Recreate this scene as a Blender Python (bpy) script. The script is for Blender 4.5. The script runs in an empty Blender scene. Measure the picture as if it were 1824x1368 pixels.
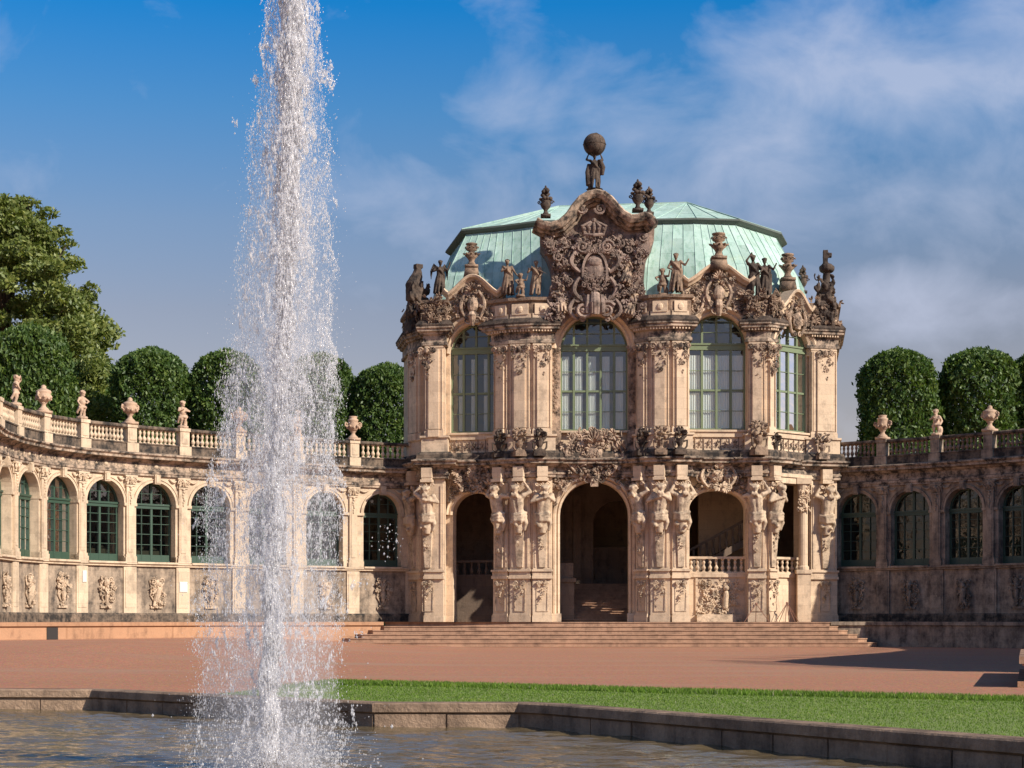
import bpy, math, random
import numpy as np
from mathutils import Vector, Matrix
from mathutils.geometry import delaunay_2d_cdt
PI = math.pi
R = math.radians
scene = bpy.context.scene
col = scene.collection
EYE = 1.3; HOR = 1105.0; FPX = 3200.0

def zy(y, D): return EYE + (HOR - y) * D / FPX
def xp(x, D): return (x - 912.0) * D / FPX

# ------------------------------------------------------------------ materials
def newmat(name):
    m = bpy.data.materials.new(name); m.use_nodes = True
    nt = m.node_tree
    b = nt.nodes['Principled BSDF']
    return m, nt, b
def N(nt, t, **kw):
    n = nt.nodes.new(t)
    for k, v in kw.items(): setattr(n, k, v)
    return n
def inp(n, **kw):
    for k, v in kw.items():
        n.inputs[k.replace('_', ' ')].default_value = v
def ramp(nt, stops, fac):
    r = N(nt, 'ShaderNodeValToRGB')
    els = r.color_ramp.elements
    while len(els) < len(stops): els.new(0.5)
    for e, (p, c) in zip(els, stops):
        e.position = p; e.color = (*c, 1) if len(c) == 3 else c
    nt.links.new(fac, r.inputs[0]); return r.outputs[0]
def mix(nt, fac, a, b, mode='MIX'):
    m = N(nt, 'ShaderNodeMix', data_type='RGBA', blend_type=mode)
    if isinstance(fac, (int, float)): m.inputs[0].default_value = fac
    else: nt.links.new(fac, m.inputs[0])
    for i, s in ((6, a), (7, b)):
        if isinstance(s, tuple): m.inputs[i].default_value = (*s, 1)
        else: nt.links.new(s, m.inputs[i])
    return m.outputs[2]
def coord(nt, scale=(1, 1, 1)):
    g = N(nt, 'ShaderNodeNewGeometry')
    mp = N(nt, 'ShaderNodeMapping'); mp.inputs['Scale'].default_value = scale
    nt.links.new(g.outputs['Position'], mp.inputs[0]); return mp.outputs[0]
def noise(nt, vec, scale, detail=6, rough=0.6):
    n = N(nt, 'ShaderNodeTexNoise'); inp(n, Scale=scale, Detail=detail, Roughness=rough)
    nt.links.new(vec, n.inputs['Vector']); return n.outputs['Fac']

def stone(name, base, alt, grime, g_lo, g_hi, joints=True, bump=0.25, rnd=0.0, streak=0.5):
    m, nt, b = newmat(name)
    co = coord(nt)
    c = mix(nt, ramp(nt, [(0.35, (0, 0, 0)), (0.65, (1, 1, 1))], noise(nt, co, 0.55, 5)), base, alt)
    # single blocks differ a little in tone
    if joints:
        br = N(nt, 'ShaderNodeTexBrick'); inp(br, Scale=1.0, Mortar_Size=0.012, Mortar_Smooth=0.3, Brick_Width=1.15, Row_Height=0.52)
        br.inputs['Color1'].default_value = (1, 1, 1, 1); br.inputs['Color2'].default_value = (0.74, 0.72, 0.72, 1); br.inputs['Mortar'].default_value = (0.62, 0.58, 0.55, 1)
        g = N(nt, 'ShaderNodeNewGeometry'); s = N(nt, 'ShaderNodeSeparateXYZ'); nt.links.new(g.outputs['Position'], s.inputs[0])
        ad = N(nt, 'ShaderNodeMath', operation='MULTIPLY_ADD'); nt.links.new(s.outputs[1], ad.inputs[0]); ad.inputs[1].default_value = -0.35; nt.links.new(s.outputs[0], ad.inputs[2])
        cb = N(nt, 'ShaderNodeCombineXYZ'); nt.links.new(ad.outputs[0], cb.inputs[0]); nt.links.new(s.outputs[2], cb.inputs[1]); nt.links.new(cb.outputs[0], br.inputs['Vector'])
        c = mix(nt, 0.5, c, mix(nt, 1.0, c, br.outputs['Color'], 'MULTIPLY'))
    if rnd:
        oi = N(nt, 'ShaderNodeObjectInfo')
        c = mix(nt, 1.0, c, ramp(nt, [(0, (1 - rnd,) * 3), (1, (1 + rnd * .4,) * 3)], oi.outputs['Random']), 'MULTIPLY')
    n1 = noise(nt, coord(nt, (1.3, 1.3, 0.28)), 1.5, 9, 0.68)   # vertical run-off stains
    n2 = noise(nt, co, 2.3, 10, 0.72)
    mx = N(nt, 'ShaderNodeMix'); mx.inputs[0].default_value = 1 - streak; nt.links.new(n1, mx.inputs[2]); nt.links.new(n2, mx.inputs[3])
    gm = ramp(nt, [(g_lo, (0, 0, 0)), (g_hi, (1, 1, 1))], mx.outputs[0])
    # soot and moss gather on upward-facing ledges
    gn = N(nt, 'ShaderNodeNewGeometry'); sp = N(nt, 'ShaderNodeSeparateXYZ'); nt.links.new(gn.outputs['Normal'], sp.inputs[0])
    up = ramp(nt, [(0.55, (0, 0, 0)), (0.95, (1, 1, 1))], sp.outputs[2])
    um = mix(nt, 1.0, up, ramp(nt, [(0.35, (0.15,) * 3), (0.6, (.9,) * 3)], n2), 'MULTIPLY')
    gm = mix(nt, 1.0, gm, um, 'LIGHTEN')
    fine = noise(nt, co, 22, 4, 0.7)
    c = mix(nt, 1.0, c, ramp(nt, [(0.3, (0.86,) * 3), (0.7, (1.06,) * 3)], fine), 'MULTIPLY')
    c = mix(nt, gm, c, grime)
    nt.links.new(c, b.inputs['Base Color']); inp(b, Roughness=0.92)
    b.inputs['Specular IOR Level'].default_value = 0.15
    bp = N(nt, 'ShaderNodeBump'); inp(bp, Strength=bump, Distance=0.05)
    hh = noise(nt, co, 9, 6, 0.7)
    nt.links.new(hh, bp.inputs['Height']); nt.links.new(bp.outputs[0], b.inputs['Normal'])
    return m
M = {}
M['stone'] = stone('sandstone', (.76, .585, .415), (.65, .50, .36), (.20, .155, .12), .50, .72)
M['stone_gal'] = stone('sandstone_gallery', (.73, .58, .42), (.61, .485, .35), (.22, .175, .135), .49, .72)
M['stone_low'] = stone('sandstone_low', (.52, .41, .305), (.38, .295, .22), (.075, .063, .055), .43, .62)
M['ornate'] = stone('carved_sandstone', (.62, .455, .33), (.44, .32, .235), (.055, .045, .04), .42, .60, joints=False, bump=.9, streak=.2)
M['gable'] = stone('gable_sandstone', (.44, .325, .265), (.30, .22, .185), (.06, .05, .045), .42, .62, joints=False, bump=.9, streak=.4)
M['herm'] = stone('herm_sandstone', (.70, .54, .39), (.55, .42, .30), (.11, .086, .068), .47, .67, joints=False, bump=.5, rnd=.12, streak=.2)
M['ledge'] = stone('weathered_ledge', (.30, .22, .16), (.19, .145, .11), (.035, .032, .03), .40, .56, joints=False, bump=.6, streak=.4)
M['cornice'] = stone('cornice_sandstone', (.56, .43, .325), (.42, .32, .24), (.05, .044, .04), .42, .57, joints=False, bump=.4, streak=.2)
M['dark'] = stone('blackened_sandstone', (.15, .11, .085), (.085, .066, .055), (.022, .02, .02), .42, .62, joints=False, bump=.8, streak=.2)
M['mid'] = stone('patinated_sandstone', (.36, .25, .175), (.24, .17, .125), (.035, .03, .027), .46, .64, joints=False, bump=.8, streak=.2)
M['pink'] = stone('new_sandstone', (.60, .43, .31), (.50, .35, .25), (.16, .12, .09), .52, .74, joints=False, bump=.5, rnd=.1)
M['redstone'] = stone('terrace_sandstone', (.50, .285, .17), (.40, .23, .14), (.12, .07, .05), .50, .74, joints=True, bump=.3)
M['step'] = stone('step_sandstone', (.49, .30, .20), (.38, .235, .16), (.13, .08, .06), .46, .70, joints=False, bump=.3)
M['pondwall'] = stone('pond_sandstone', (.46, .32, .22), (.30, .21, .15), (.09, .065, .05), .44, .66, joints=False, bump=.9)
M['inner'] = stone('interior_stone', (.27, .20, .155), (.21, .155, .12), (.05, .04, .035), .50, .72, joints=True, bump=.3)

def simple(name, c, rough=.6, **kw):
    m, nt, b = newmat(name); b.inputs['Base Color'].default_value = (*c, 1); inp(b, Roughness=rough)
    for k, v in kw.items(): b.inputs[k].default_value = v
    return m
def green_paint(name, a, b2):
    m, nt, b = newmat(name); co = coord(nt)
    nt.links.new(mix(nt, noise(nt, co, 3, 6), a, b2), b.inputs['Base Color']); inp(b, Roughness=.45); return m
M['green'] = green_paint('green_window_paint', (.13, .17, .095), (.19, .24, .14))
M['green2'] = green_paint('dark_green_paint', (.028, .062, .042), (.042, .082, .056))
M['black'] = simple('slot_shade_black', (.03, .027, .026), .9)  # stands for the shade inside the drain slot
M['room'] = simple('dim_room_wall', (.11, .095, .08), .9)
M['iron'] = simple('rusty_iron', (.25, .12, .08), .6)
M['slate'] = simple('dark_lead', (.09, .11, .095), .7)
def curtain_mat():
    m, nt, b = newmat('white_curtain'); nt.nodes.remove(b)
    d = N(nt, 'ShaderNodeBsdfDiffuse'); d.inputs[0].default_value = (.85, .87, .86, 1)
    t = N(nt, 'ShaderNodeBsdfTranslucent'); t.inputs[0].default_value = (.8, .82, .8, 1)
    mx = N(nt, 'ShaderNodeMixShader'); mx.inputs[0].default_value = .35
    nt.links.new(d.outputs[0], mx.inputs[1]); nt.links.new(t.outputs[0], mx.inputs[2]); nt.links.new(mx.outputs[0], nt.nodes['Material Output'].inputs[0]); return m
M['curtain'] = curtain_mat()
def glass_mat(name, tint, refl, wob=.06):
    m, nt, b = newmat(name); nt.nodes.remove(b)
    tr = N(nt, 'ShaderNodeBsdfTransparent'); tr.inputs[0].default_value = (*tint, 1)
    gl = N(nt, 'ShaderNodeBsdfGlossy'); gl.inputs['Roughness'].default_value = .04; gl.inputs[0].default_value = (.9, .95, 1, 1)
    fr = N(nt, 'ShaderNodeFresnel'); fr.inputs[0].default_value = 1.5
    ad = N(nt, 'ShaderNodeMath', operation='ADD'); ad.inputs[1].default_value = refl; nt.links.new(fr.outputs[0], ad.inputs[0])
    bp = N(nt, 'ShaderNodeBump'); inp(bp, Strength=wob, Distance=.2); nt.links.new(noise(nt, coord(nt), 1.6, 2), bp.inputs['Height'])
    nt.links.new(bp.outputs[0], gl.inputs['Normal'])
    mx = N(nt, 'ShaderNodeMixShader'); nt.links.new(ad.outputs[0], mx.inputs[0]); nt.links.new(tr.outputs[0], mx.inputs[1]); nt.links.new(gl.outputs[0], mx.inputs[2])
    nt.links.new(mx.outputs[0], nt.nodes['Material Output'].inputs[0]); return m
M['glass'] = glass_mat('window_glass', (.93, .97, .95), .10)
M['glass_dark'] = glass_mat('gallery_glass', (.5, .55, .5), .02)
def copper_mat():
    m, nt, b = newmat('green_copper'); co = coord(nt)
    c = mix(nt, ramp(nt, [(.35, (0, 0, 0)), (.65, (1, 1, 1))], noise(nt, co, .8, 6)), (.35, .51, .455), (.46, .62, .56))
    st = noise(nt, coord(nt, (2.2, 2.2, .16)), 2.0, 8, .7)
    c = mix(nt, ramp(nt, [(.50, (0, 0, 0)), (.68, (.8,) * 3)], st), c, (.20, .36, .28))
    c = mix(nt, ramp(nt, [(.55, (0, 0, 0)), (.72, (.5,) * 3)], noise(nt, coord(nt, (1, 1, .3)), 1.3, 6)), c, (.48, .58, .40))
    at = N(nt, 'ShaderNodeAttribute', attribute_name='sheet')
    c = mix(nt, 1.0, c, ramp(nt, [(0, (.82,) * 3), (1, (1.08,) * 3)], at.outputs['Fac']), 'MULTIPLY')
    nt.links.new(c, b.inputs['Base Color']); inp(b, Roughness=.7); b.inputs['Specular IOR Level'].default_value = .3
    bp = N(nt, 'ShaderNodeBump'); inp(bp, Strength=.3, Distance=.04); nt.links.new(noise(nt, co, 4, 4), bp.inputs['Height']); nt.links.new(bp.outputs[0], b.inputs['Normal'])
    return m
M['copper'] = copper_mat()
def leaf_mat(name, a, b2, c3):
    m, nt, b = newmat(name); nt.nodes.remove(b)
    at = N(nt, 'ShaderNodeAttribute', attribute_name='leafrnd')
    cc = ramp(nt, [(0, a), (.55, b2), (1, c3)], at.outputs['Fac'])
    cc = mix(nt, ramp(nt, [(.4, (0, 0, 0)), (.65, (.6,) * 3)], noise(nt, coord(nt), .7, 4)), cc, mix(nt, 1., cc, (1.25, 1.1, .6), 'MULTIPLY'))
    d = N(nt, 'ShaderNodeBsdfDiffuse'); nt.links.new(cc, d.inputs[0])
    t = N(nt, 'ShaderNodeBsdfTranslucent'); nt.links.new(mix(nt, 1., cc, (1.3, 1.5, .7), 'MULTIPLY'), t.inputs[0])
    g = N(nt, 'ShaderNodeBsdfGlossy'); g.inputs['Roughness'].default_value = .5; g.inputs[0].default_value = (.5, .55, .5, 1)
    m1 = N(nt, 'ShaderNodeMixShader'); m1.inputs[0].default_value = .28; nt.links.new(d.outputs[0], m1.inputs[1]); nt.links.new(t.outputs[0], m1.inputs[2])
    m2 = N(nt, 'ShaderNodeMixShader'); m2.inputs[0].default_value = .05; nt.links.new(m1.outputs[0], m2.inputs[1]); nt.links.new(g.outputs[0], m2.inputs[2])
    nt.links.new(m2.outputs[0], nt.nodes['Material Output'].inputs[0]); return m
M['leaf'] = leaf_mat('lime_leaves', (.034, .072, .017), (.065, .12, .03), (.13, .19, .05))
M['leaf_tall'] = leaf_mat('loose_leaves', (.08, .115, .028), (.14, .18, .05), (.23, .26, .09))
M['bark'] = stone('bark', (.10, .075, .05), (.07, .05, .035), (.03, .025, .02), .5, .7, joints=False, bump=1.)
def gravel_mat():
    m, nt, b = newmat('red_gravel'); co = coord(nt)
    c = mix(nt, ramp(nt, [(.3, (0, 0, 0)), (.7, (1, 1, 1))], noise(nt, coord(nt, (.25, 1, 1)), .25, 5)), (.54, .262, .165), (.49, .25, .16))
    v = N(nt, 'ShaderNodeTexVoronoi'); v.inputs['Scale'].default_value = 26; nt.links.new(co, v.inputs['Vector'])
    c = mix(nt, .5, c, mix(nt, 1., c, v.outputs['Color'], 'MULTIPLY'))
    c = mix(nt, ramp(nt, [(.52, (0, 0, 0)), (.66, (.35,) * 3)], noise(nt, coord(nt, (.5, 1.6, 1)), 1.1, 8, .7)), c, (.33, .17, .11))
    c = mix(nt, 1., c, ramp(nt, [(.3, (.9,) * 3), (.7, (1.15,) * 3)], noise(nt, co, 6, 8, .7)), 'MULTIPLY')
    c = mix(nt, ramp(nt, [(.5, (0, 0, 0)), (.7, (.6,) * 3)], noise(nt, coord(nt, (.12, .5, 1)), .6, 4)), c, (.36, .25, .18))
    nt.links.new(c, b.inputs['Base Color']); inp(b, Roughness=.95); b.inputs['Specular IOR Level'].default_value = .1
    bp = N(nt, 'ShaderNodeBump'); inp(bp, Strength=.9, Distance=.03); nt.links.new(noise(nt, co, 22, 5, .8), bp.inputs['Height']); nt.links.new(bp.outputs[0], b.inputs['Normal'])
    return m
M['gravel'] = gravel_mat()
def soil_grass():
    m, nt, b = newmat('turf'); co = coord(nt)
    nt.links.new(mix(nt, noise(nt, co, 5, 5), (.11, .16, .03), (.17, .22, .05)), b.inputs['Base Color']); inp(b, Roughness=1.); return m
M['turf'] = soil_grass()
def grass_mat():
    m, nt, b = newmat('grass_blades'); nt.nodes.remove(b)
    at = N(nt, 'ShaderNodeAttribute', attribute_name='leafrnd')
    cc = ramp(nt, [(0, (.10, .19, .025)), (.6, (.16, .27, .04)), (.93, (.26, .36, .09)), (1, (.42, .4, .26))], at.outputs['Fac'])
    cc = mix(nt, 1., cc, ramp(nt, [(.3, (.72,) * 3), (.55, (1.0,) * 3), (.75, (1.35, 1.15, .95))], noise(nt, coord(nt), 1.1, 6, .65)), 'MULTIPLY')
    d = N(nt, 'ShaderNodeBsdfDiffuse'); nt.links.new(cc, d.inputs[0]); t = N(nt, 'ShaderNodeBsdfTranslucent'); nt.links.new(cc, t.inputs[0])
    m1 = N(nt, 'ShaderNodeMixShader'); m1.inputs[0].default_value = .4; nt.links.new(d.outputs[0], m1.inputs[1]); nt.links.new(t.outputs[0], m1.inputs[2])
    nt.links.new(m1.outputs[0], nt.nodes['Material Output'].inputs[0]); return m
M['grass'] = grass_mat()
def water_mat():
    m, nt, b = newmat('pond_water'); b.inputs['Base Color'].default_value = (.12, .09, .05, 1); inp(b, Roughness=.04, IOR=1.33)
    bp = N(nt, 'ShaderNodeBump'); inp(bp, Strength=.5, Distance=.03)
    nt.links.new(noise(nt, coord(nt, (.55, 1, 1)), 7, 4, .6), bp.inputs['Height']); nt.links.new(bp.outputs[0], b.inputs['Normal']); return m
M['water'] = water_mat()
def drop_mat():
    m, nt, b = newmat('water_drops'); nt.nodes.remove(b)
    d = N(nt, 'ShaderNodeBsdfDiffuse'); d.inputs[0].default_value = (.95, .95, .98, 1)
    t = N(nt, 'ShaderNodeBsdfTranslucent'); t.inputs[0].default_value = (.95, .95, .98, 1)
    tr = N(nt, 'ShaderNodeBsdfTransparent'); g = N(nt, 'ShaderNodeBsdfGlossy'); g.inputs['Roughness'].default_value = .15
    m1 = N(nt, 'ShaderNodeMixShader'); m1.inputs[0].default_value = .5; nt.links.new(d.outputs[0], m1.inputs[1]); nt.links.new(t.outputs[0], m1.inputs[2])
    m2 = N(nt, 'ShaderNodeMixShader'); m2.inputs[0].default_value = .12; nt.links.new(m1.outputs[0], m2.inputs[1]); nt.links.new(g.outputs[0], m2.inputs[2])
    m3 = N(nt, 'ShaderNodeMixShader'); m3.inputs[0].default_value = .52; nt.links.new(m2.outputs[0], m3.inputs[1]); nt.links.new(tr.outputs[0], m3.inputs[2])
    nt.links.new(m3.outputs[0], nt.nodes['Material Output'].inputs[0]); return m
M['drops'] = drop_mat()
M['core'] = drop_mat(); M['core'].name = 'dense_white_water'
for n_ in M['core'].node_tree.nodes:
    if n_.type == 'MIX_SHADER' and abs(n_.inputs[0].default_value - .52) < 1e-3: n_.inputs[0].default_value = .12

# ------------------------------------------------------------------ helpers
def tag(o, label=None, cat=None, group=None, kind=None):
    if label: o['label'] = label
    if cat: o['category'] = cat
    if group: o['group'] = group
    if kind: o['kind'] = kind
    return o
def empty(name, loc, label=None, cat=None, group=None, rz=0):
    o = bpy.data.objects.new(name, None); col.objects.link(o); o.location = loc; o.rotation_euler = (0, 0, rz)
    o.empty_display_size = .3
    return tag(o, label, cat, group)
def link(name, me, parent=None, loc=(0, 0, 0), rz=0, scale=None):
    o = bpy.data.objects.new(name, me); col.objects.link(o); o.location = loc; o.rotation_euler = (0, 0, rz)
    if scale is not None: o.scale = (scale,) * 3 if isinstance(scale, (int, float)) else scale
    if parent is not None: o.parent = parent
    return o
def copy_tree(o, parent=None):
    c = o.copy(); col.objects.link(c); c.parent = parent
    for ch in list(o.children): copy_tree(ch, c)
    return c

class Fr:
    """local frame on a wall: u to the right, w outwards, z up"""
    def __init__(s, X=0, Y=0, a=0, z=0): s.X, s.Y, s.a, s.z = X, Y, a, z; s.c, s.s = math.cos(a), math.sin(a)
    def p(s, u, w, z): return (s.X + u * s.c + w * s.s, s.Y + u * s.s - w * s.c, z + s.z)
I = Fr()
def seg_frame(a, b):
    ang = math.atan2(b[1] - a[1], b[0] - a[0]); return Fr((a[0] + b[0]) / 2, (a[1] + b[1]) / 2, ang), math.hypot(b[0] - a[0], b[1] - a[1])

class MB:
    def __init__(s, f=I): s.v = []; s.f = []; s.F = f
    def add(s, pts, faces):
        n = len(s.v); F = s.F
        s.v += [F.p(*p) for p in pts]; s.f += [tuple(i + n for i in f) for f in faces]
    def quad(s, a, b, c, d): s.add([a, b, c, d], [(0, 1, 2, 3)])
    def box(s, u0, u1, w0, w1, z0, z1, tap=0.):
        t = tap
        s.add([(u0, w0, z0), (u1, w0, z0), (u1, w1, z0), (u0, w1, z0), (u0 + t, w0, z1), (u1 - t, w0, z1), (u1 - t, w1 - t, z1), (u0 + t, w1 - t, z1)],
              [(0, 1, 5, 4), (1, 2, 6, 5), (2, 3, 7, 6), (3, 0, 4, 7), (4, 5, 6, 7), (3, 2, 1, 0)])
    def tube(s, pts, rad, n=6, cap=True, flat=1.0):
        P = [Vector(p) for p in pts]; m = len(P)
        if isinstance(rad, (int, float)): rad = [rad] * m
        vs = []; up = Vector((.13, .97, .2))
        for i in range(m):
            t = (P[min(i + 1, m - 1)] - P[max(i - 1, 0)])
            if t.length < 1e-6: t = Vector((0, 0, 1))
            t.normalize(); a = t.cross(up)
            if a.length < 1e-3: a = t.cross(Vector((1, 0, 0)))
            a.normalize(); b = a.cross(t)
            for k in range(n):
                th = 2 * PI * k / n; q = P[i] + (a * math.cos(th) + b * math.sin(th) * flat) * rad[i]; vs.append(tuple(q))
        fs = [(i * n + k, i * n + (k + 1) % n, (i + 1) * n + (k + 1) % n, (i + 1) * n + k) for i in range(m - 1) for k in range(n)]
        if cap: fs += [tuple(range(n))[::-1], tuple((m - 1) * n + k for k in range(n))]
        s.add(vs, fs)
    def ell(s, c, r, nu=8, nv=5, rot=None):
        if isinstance(r, (int, float)): r = (r, r, r)
        vs = [(0, 0, -1)]
        for j in range(1, nv):
            ph = -PI / 2 + PI * j / nv
            for i in range(nu):
                th = 2 * PI * i / nu; vs.append((math.cos(ph) * math.cos(th), math.cos(ph) * math.sin(th), math.sin(ph)))
        vs.append((0, 0, 1)); L = len(vs) - 1
        fs = [(0, 1 + (i + 1) % nu, 1 + i) for i in range(nu)]
        for j in range(nv - 2):
            for i in range(nu):
                a = 1 + j * nu + i; b = 1 + j * nu + (i + 1) % nu; fs.append((a, b, b + nu, a + nu))
        fs += [(L, L - nu + i, L - nu + (i + 1) % nu) for i in range(nu)]
        out = []
        for v in vs:
            q = Vector((v[0] * r[0], v[1] * r[1], v[2] * r[2]))
            if rot is not None: q = rot @ q
            out.append((c[0] + q[0], c[1] + q[1], c[2] + q[2]))
        s.add(out, fs)
    def lathe(s, c, prof, n=10):
        vs = []; m = len(prof)
        for r, z in prof:
            for k in range(n): th = 2 * PI * k / n; vs.append((c[0] + r * math.cos(th), c[1] + r * math.sin(th), c[2] + z))
        fs = [(i * n + k, i * n + (k + 1) % n, (i + 1) * n + (k + 1) % n, (i + 1) * n + k) for i in range(m - 1) for k in range(n)]
        fs += [tuple(range(n))[::-1], tuple((m - 1) * n + k for k in range(n))]
        s.add(vs, fs)
    def volute(s, u, z, r, turns=1.4, hand=1, rot=0., th=None, w=.0, wb=.0):
        th = th or r * .2; n = int(9 * turns) + 3; pts = []; rad = []
        for i in range(n):
            t = i / (n - 1); a = rot + hand * 2 * PI * turns * t; rr = r * (1 - .86 * t)
            pts.append((u + rr * math.cos(a), w + wb * t, z + rr * math.sin(a))); rad.append(th * (1 - .45 * t))
        s.tube(pts, rad, 5)
        s.ell((u, w + wb, z), (r * .26, r * .3, r * .26), 6, 4)
    def cscroll(s, p0, p1, bulge, th=.07, r=.2, w=0., hand=1):
        """a C-scroll from p0 to p1 (u,z) bulging sideways, volutes curling in at both ends"""
        a = Vector((p0[0], p0[1])); b = Vector((p1[0], p1[1])); d = b - a; nrm = Vector((-d[1], d[0])).normalized() * bulge
        pts = []; rad = []
        for i in range(11):
            t = i / 10; q = a + d * t + nrm * math.sin(PI * t); pts.append((q[0], w + .05 * math.sin(PI * t), q[1])); rad.append(th * (.8 + .5 * math.sin(PI * t)))
        s.tube(pts, rad, 6)
        ang = math.atan2(-nrm[1], -nrm[0]); k = 1 if bulge > 0 else -1
        for e, hd in ((a, -1), (b, 1)):
            cx = e - nrm.normalized() * r
            s.volute(cx[0], cx[1], r, 1.3, hd * k, math.atan2(nrm[1], nrm[0]), th * .8, w, .05)
    def leaf(s, p, d, L, W, up=(0, 1, 0)):
        p = Vector(p); d = Vector(d).normalized(); up = Vector(up); sd = d.cross(up)
        if sd.length < .05: sd = d.cross(Vector((1, 0, 0)))
        sd.normalize(); nn = sd.cross(d)
        v = [p, p + d * L * .35 + sd * W * .5 + nn * .02, p + d * L * .7 + sd * W * .42 + nn * W * .2, p + d * L + nn * W * .45, p + d * L * .7 - sd * W * .42 + nn * W * .2, p + d * L * .35 - sd * W * .5 + nn * .02,
             p + d * L * .4 + nn * W * .5, p + d * L * .75 + nn * W * .5, p - nn * W * .3]
        s.add([tuple(x) for x in v], [(0, 1, 6), (1, 2, 7, 6), (2, 3, 7), (3, 4, 7), (4, 5, 6, 7), (5, 0, 6), (0, 8, 1), (0, 5, 8), (8, 5, 4, 3), (8, 3, 2, 1)])
    def fan(s, u, z, w, ang, L, n=5, spread=2.0, W=None, out=.45):
        for i in range(n):
            a = ang + spread * ((i / (n - 1)) - .5) if n > 1 else ang
            l = L * (1 - .25 * abs((i / (max(n - 1, 1))) - .5) * 2)
            s.leaf((u, w, z), (math.cos(a), out, math.sin(a)), l, W or L * .35)
    def clus(s, rng, n, inside, bounds, w=.05, size=.2, wj=.12):
        """dense carved relief: scrolls, leaves, fruit inside a region"""
        u0, u1, z0, z1 = bounds; k = 0; tries = 0
        while k < n and tries < n * 20:
            tries += 1
            u = rng.uniform(u0, u1); z = rng.uniform(z0, z1)
            if not inside(u, z): continue
            k += 1; t = rng.random(); sz = size * rng.uniform(.6, 1.3); ww = w + rng.uniform(0, wj)
            if t < .22: s.volute(u, z, sz * .8, rng.uniform(1., 1.6), rng.choice((-1, 1)), rng.uniform(0, 6.3), sz * .2, ww, rng.uniform(0, .08))
            elif t < .66: s.fan(u, z, ww, rng.uniform(0, 6.3), sz * 1.3, rng.choice((3, 4, 5)), 1.9)
            elif t < .85:
                for q in range(4): s.ell((u + rng.uniform(-.5, .5) * sz, ww, z + rng.uniform(-.5, .5) * sz), sz * rng.uniform(.25, .42), 6, 4)
            else:
                a = rng.uniform(0, 6.3); s.tube([(u, ww, z), (u + math.cos(a) * sz * .6, ww + .08, z + math.sin(a) * sz * .6), (u + math.cos(a + .9) * sz * 1.2, ww, z + math.sin(a + .9) * sz * 1.2)], [sz * .25, sz * .2, sz * .08], 5)
    def sweep(s, path, prof, closed_ends=True):
        """path of (u,z); prof of (offset along the left normal, w)"""
        n = len(path); m = len(prof); vs = []
        for i in range(n):
            a = Vector(path[max(i - 1, 0)]); b = Vector(path[min(i + 1, n - 1)]); t = (b - a).normalized(); nn = Vector((-t[1], t[0]))
            k = 1.
            if 0 < i < n - 1:
                t1 = (Vector(path[i]) - a).normalized(); k = 1 / max(.5, abs(t1.dot(t)))
            for o, w in prof: vs.append((path[i][0] + nn[0] * o * k, w, path[i][1] + nn[1] * o * k))
        fs = [(i * m + j, (i + 1) * m + j, (i + 1) * m + j + 1, i * m + j + 1) for i in range(n - 1) for j in range(m - 1)]
        if closed_ends: fs += [tuple(range(m)), tuple((n - 1) * m + j for j in range(m))[::-1]]
        s.add(vs, fs)
    def plan(s, path, prof, ends=True):
        """world plan path [(X,Y)] left to right; prof [(outward offset, z)] swept with mitres"""
        n = len(path); m = len(prof); vs = []
        for i in range(n):
            p = Vector(path[i]); t0 = (p - Vector(path[i - 1])).normalized() if i > 0 else None; t1 = (Vector(path[i + 1]) - p).normalized() if i < n - 1 else None
            if t0 is None: t0 = t1
            if t1 is None: t1 = t0
            n0 = Vector((t0[1], -t0[0])); n1 = Vector((t1[1], -t1[0])); nn = (n0 + n1)
            if nn.length < 1e-3: nn = n0
            nn.normalize(); k = 1 / max(.42, nn.dot(n0))
            for o, z in prof: vs.append((p[0] + nn[0] * o * k, -(p[1] + nn[1] * o * k), z))
        f0 = s.F; s.F = I
        fs = [(i * m + j, (i + 1) * m + j, (i + 1) * m + j + 1, i * m + j + 1) for i in range(n - 1) for j in range(m - 1)]
        if ends: fs += [tuple(range(m)), tuple((n - 1) * m + j for j in range(m))[::-1]]
        s.add(vs, fs); s.F = f0
    def mesh(s, name, mat, off=(0, 0, 0), smooth=False):
        me = bpy.data.meshes.new(name); ox, oy, oz = off
        me.from_pydata([(v[0] - ox, v[1] - oy, v[2] - oz) for v in s.v], [], s.f); me.materials.append(mat)
        if smooth: me.polygons.foreach_set('use_smooth', [True] * len(me.polygons))
        me.update(); return me
    def build(s, name, mat, parent=None, smooth=False):
        off = (0, 0, 0)
        if parent is not None:
            q = parent
            while q is not None: off = tuple(off[i] + q.location[i] for i in range(3)); q = q.parent
        return link(name, s.mesh(name, mat, off, smooth), parent)
def wloc(par):
    L = Vector((0, 0, 0)); q = par
    while q is not None: L += q.location; q = q.parent
    return L
def put(name, me, parent, F, u=0, w=0, z=0, sc=None):
    p = Vector(F.p(u, w, z)) - (wloc(parent) if parent else Vector((0, 0, 0)))
    return link(name, me, parent, p, F.a, sc)

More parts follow.
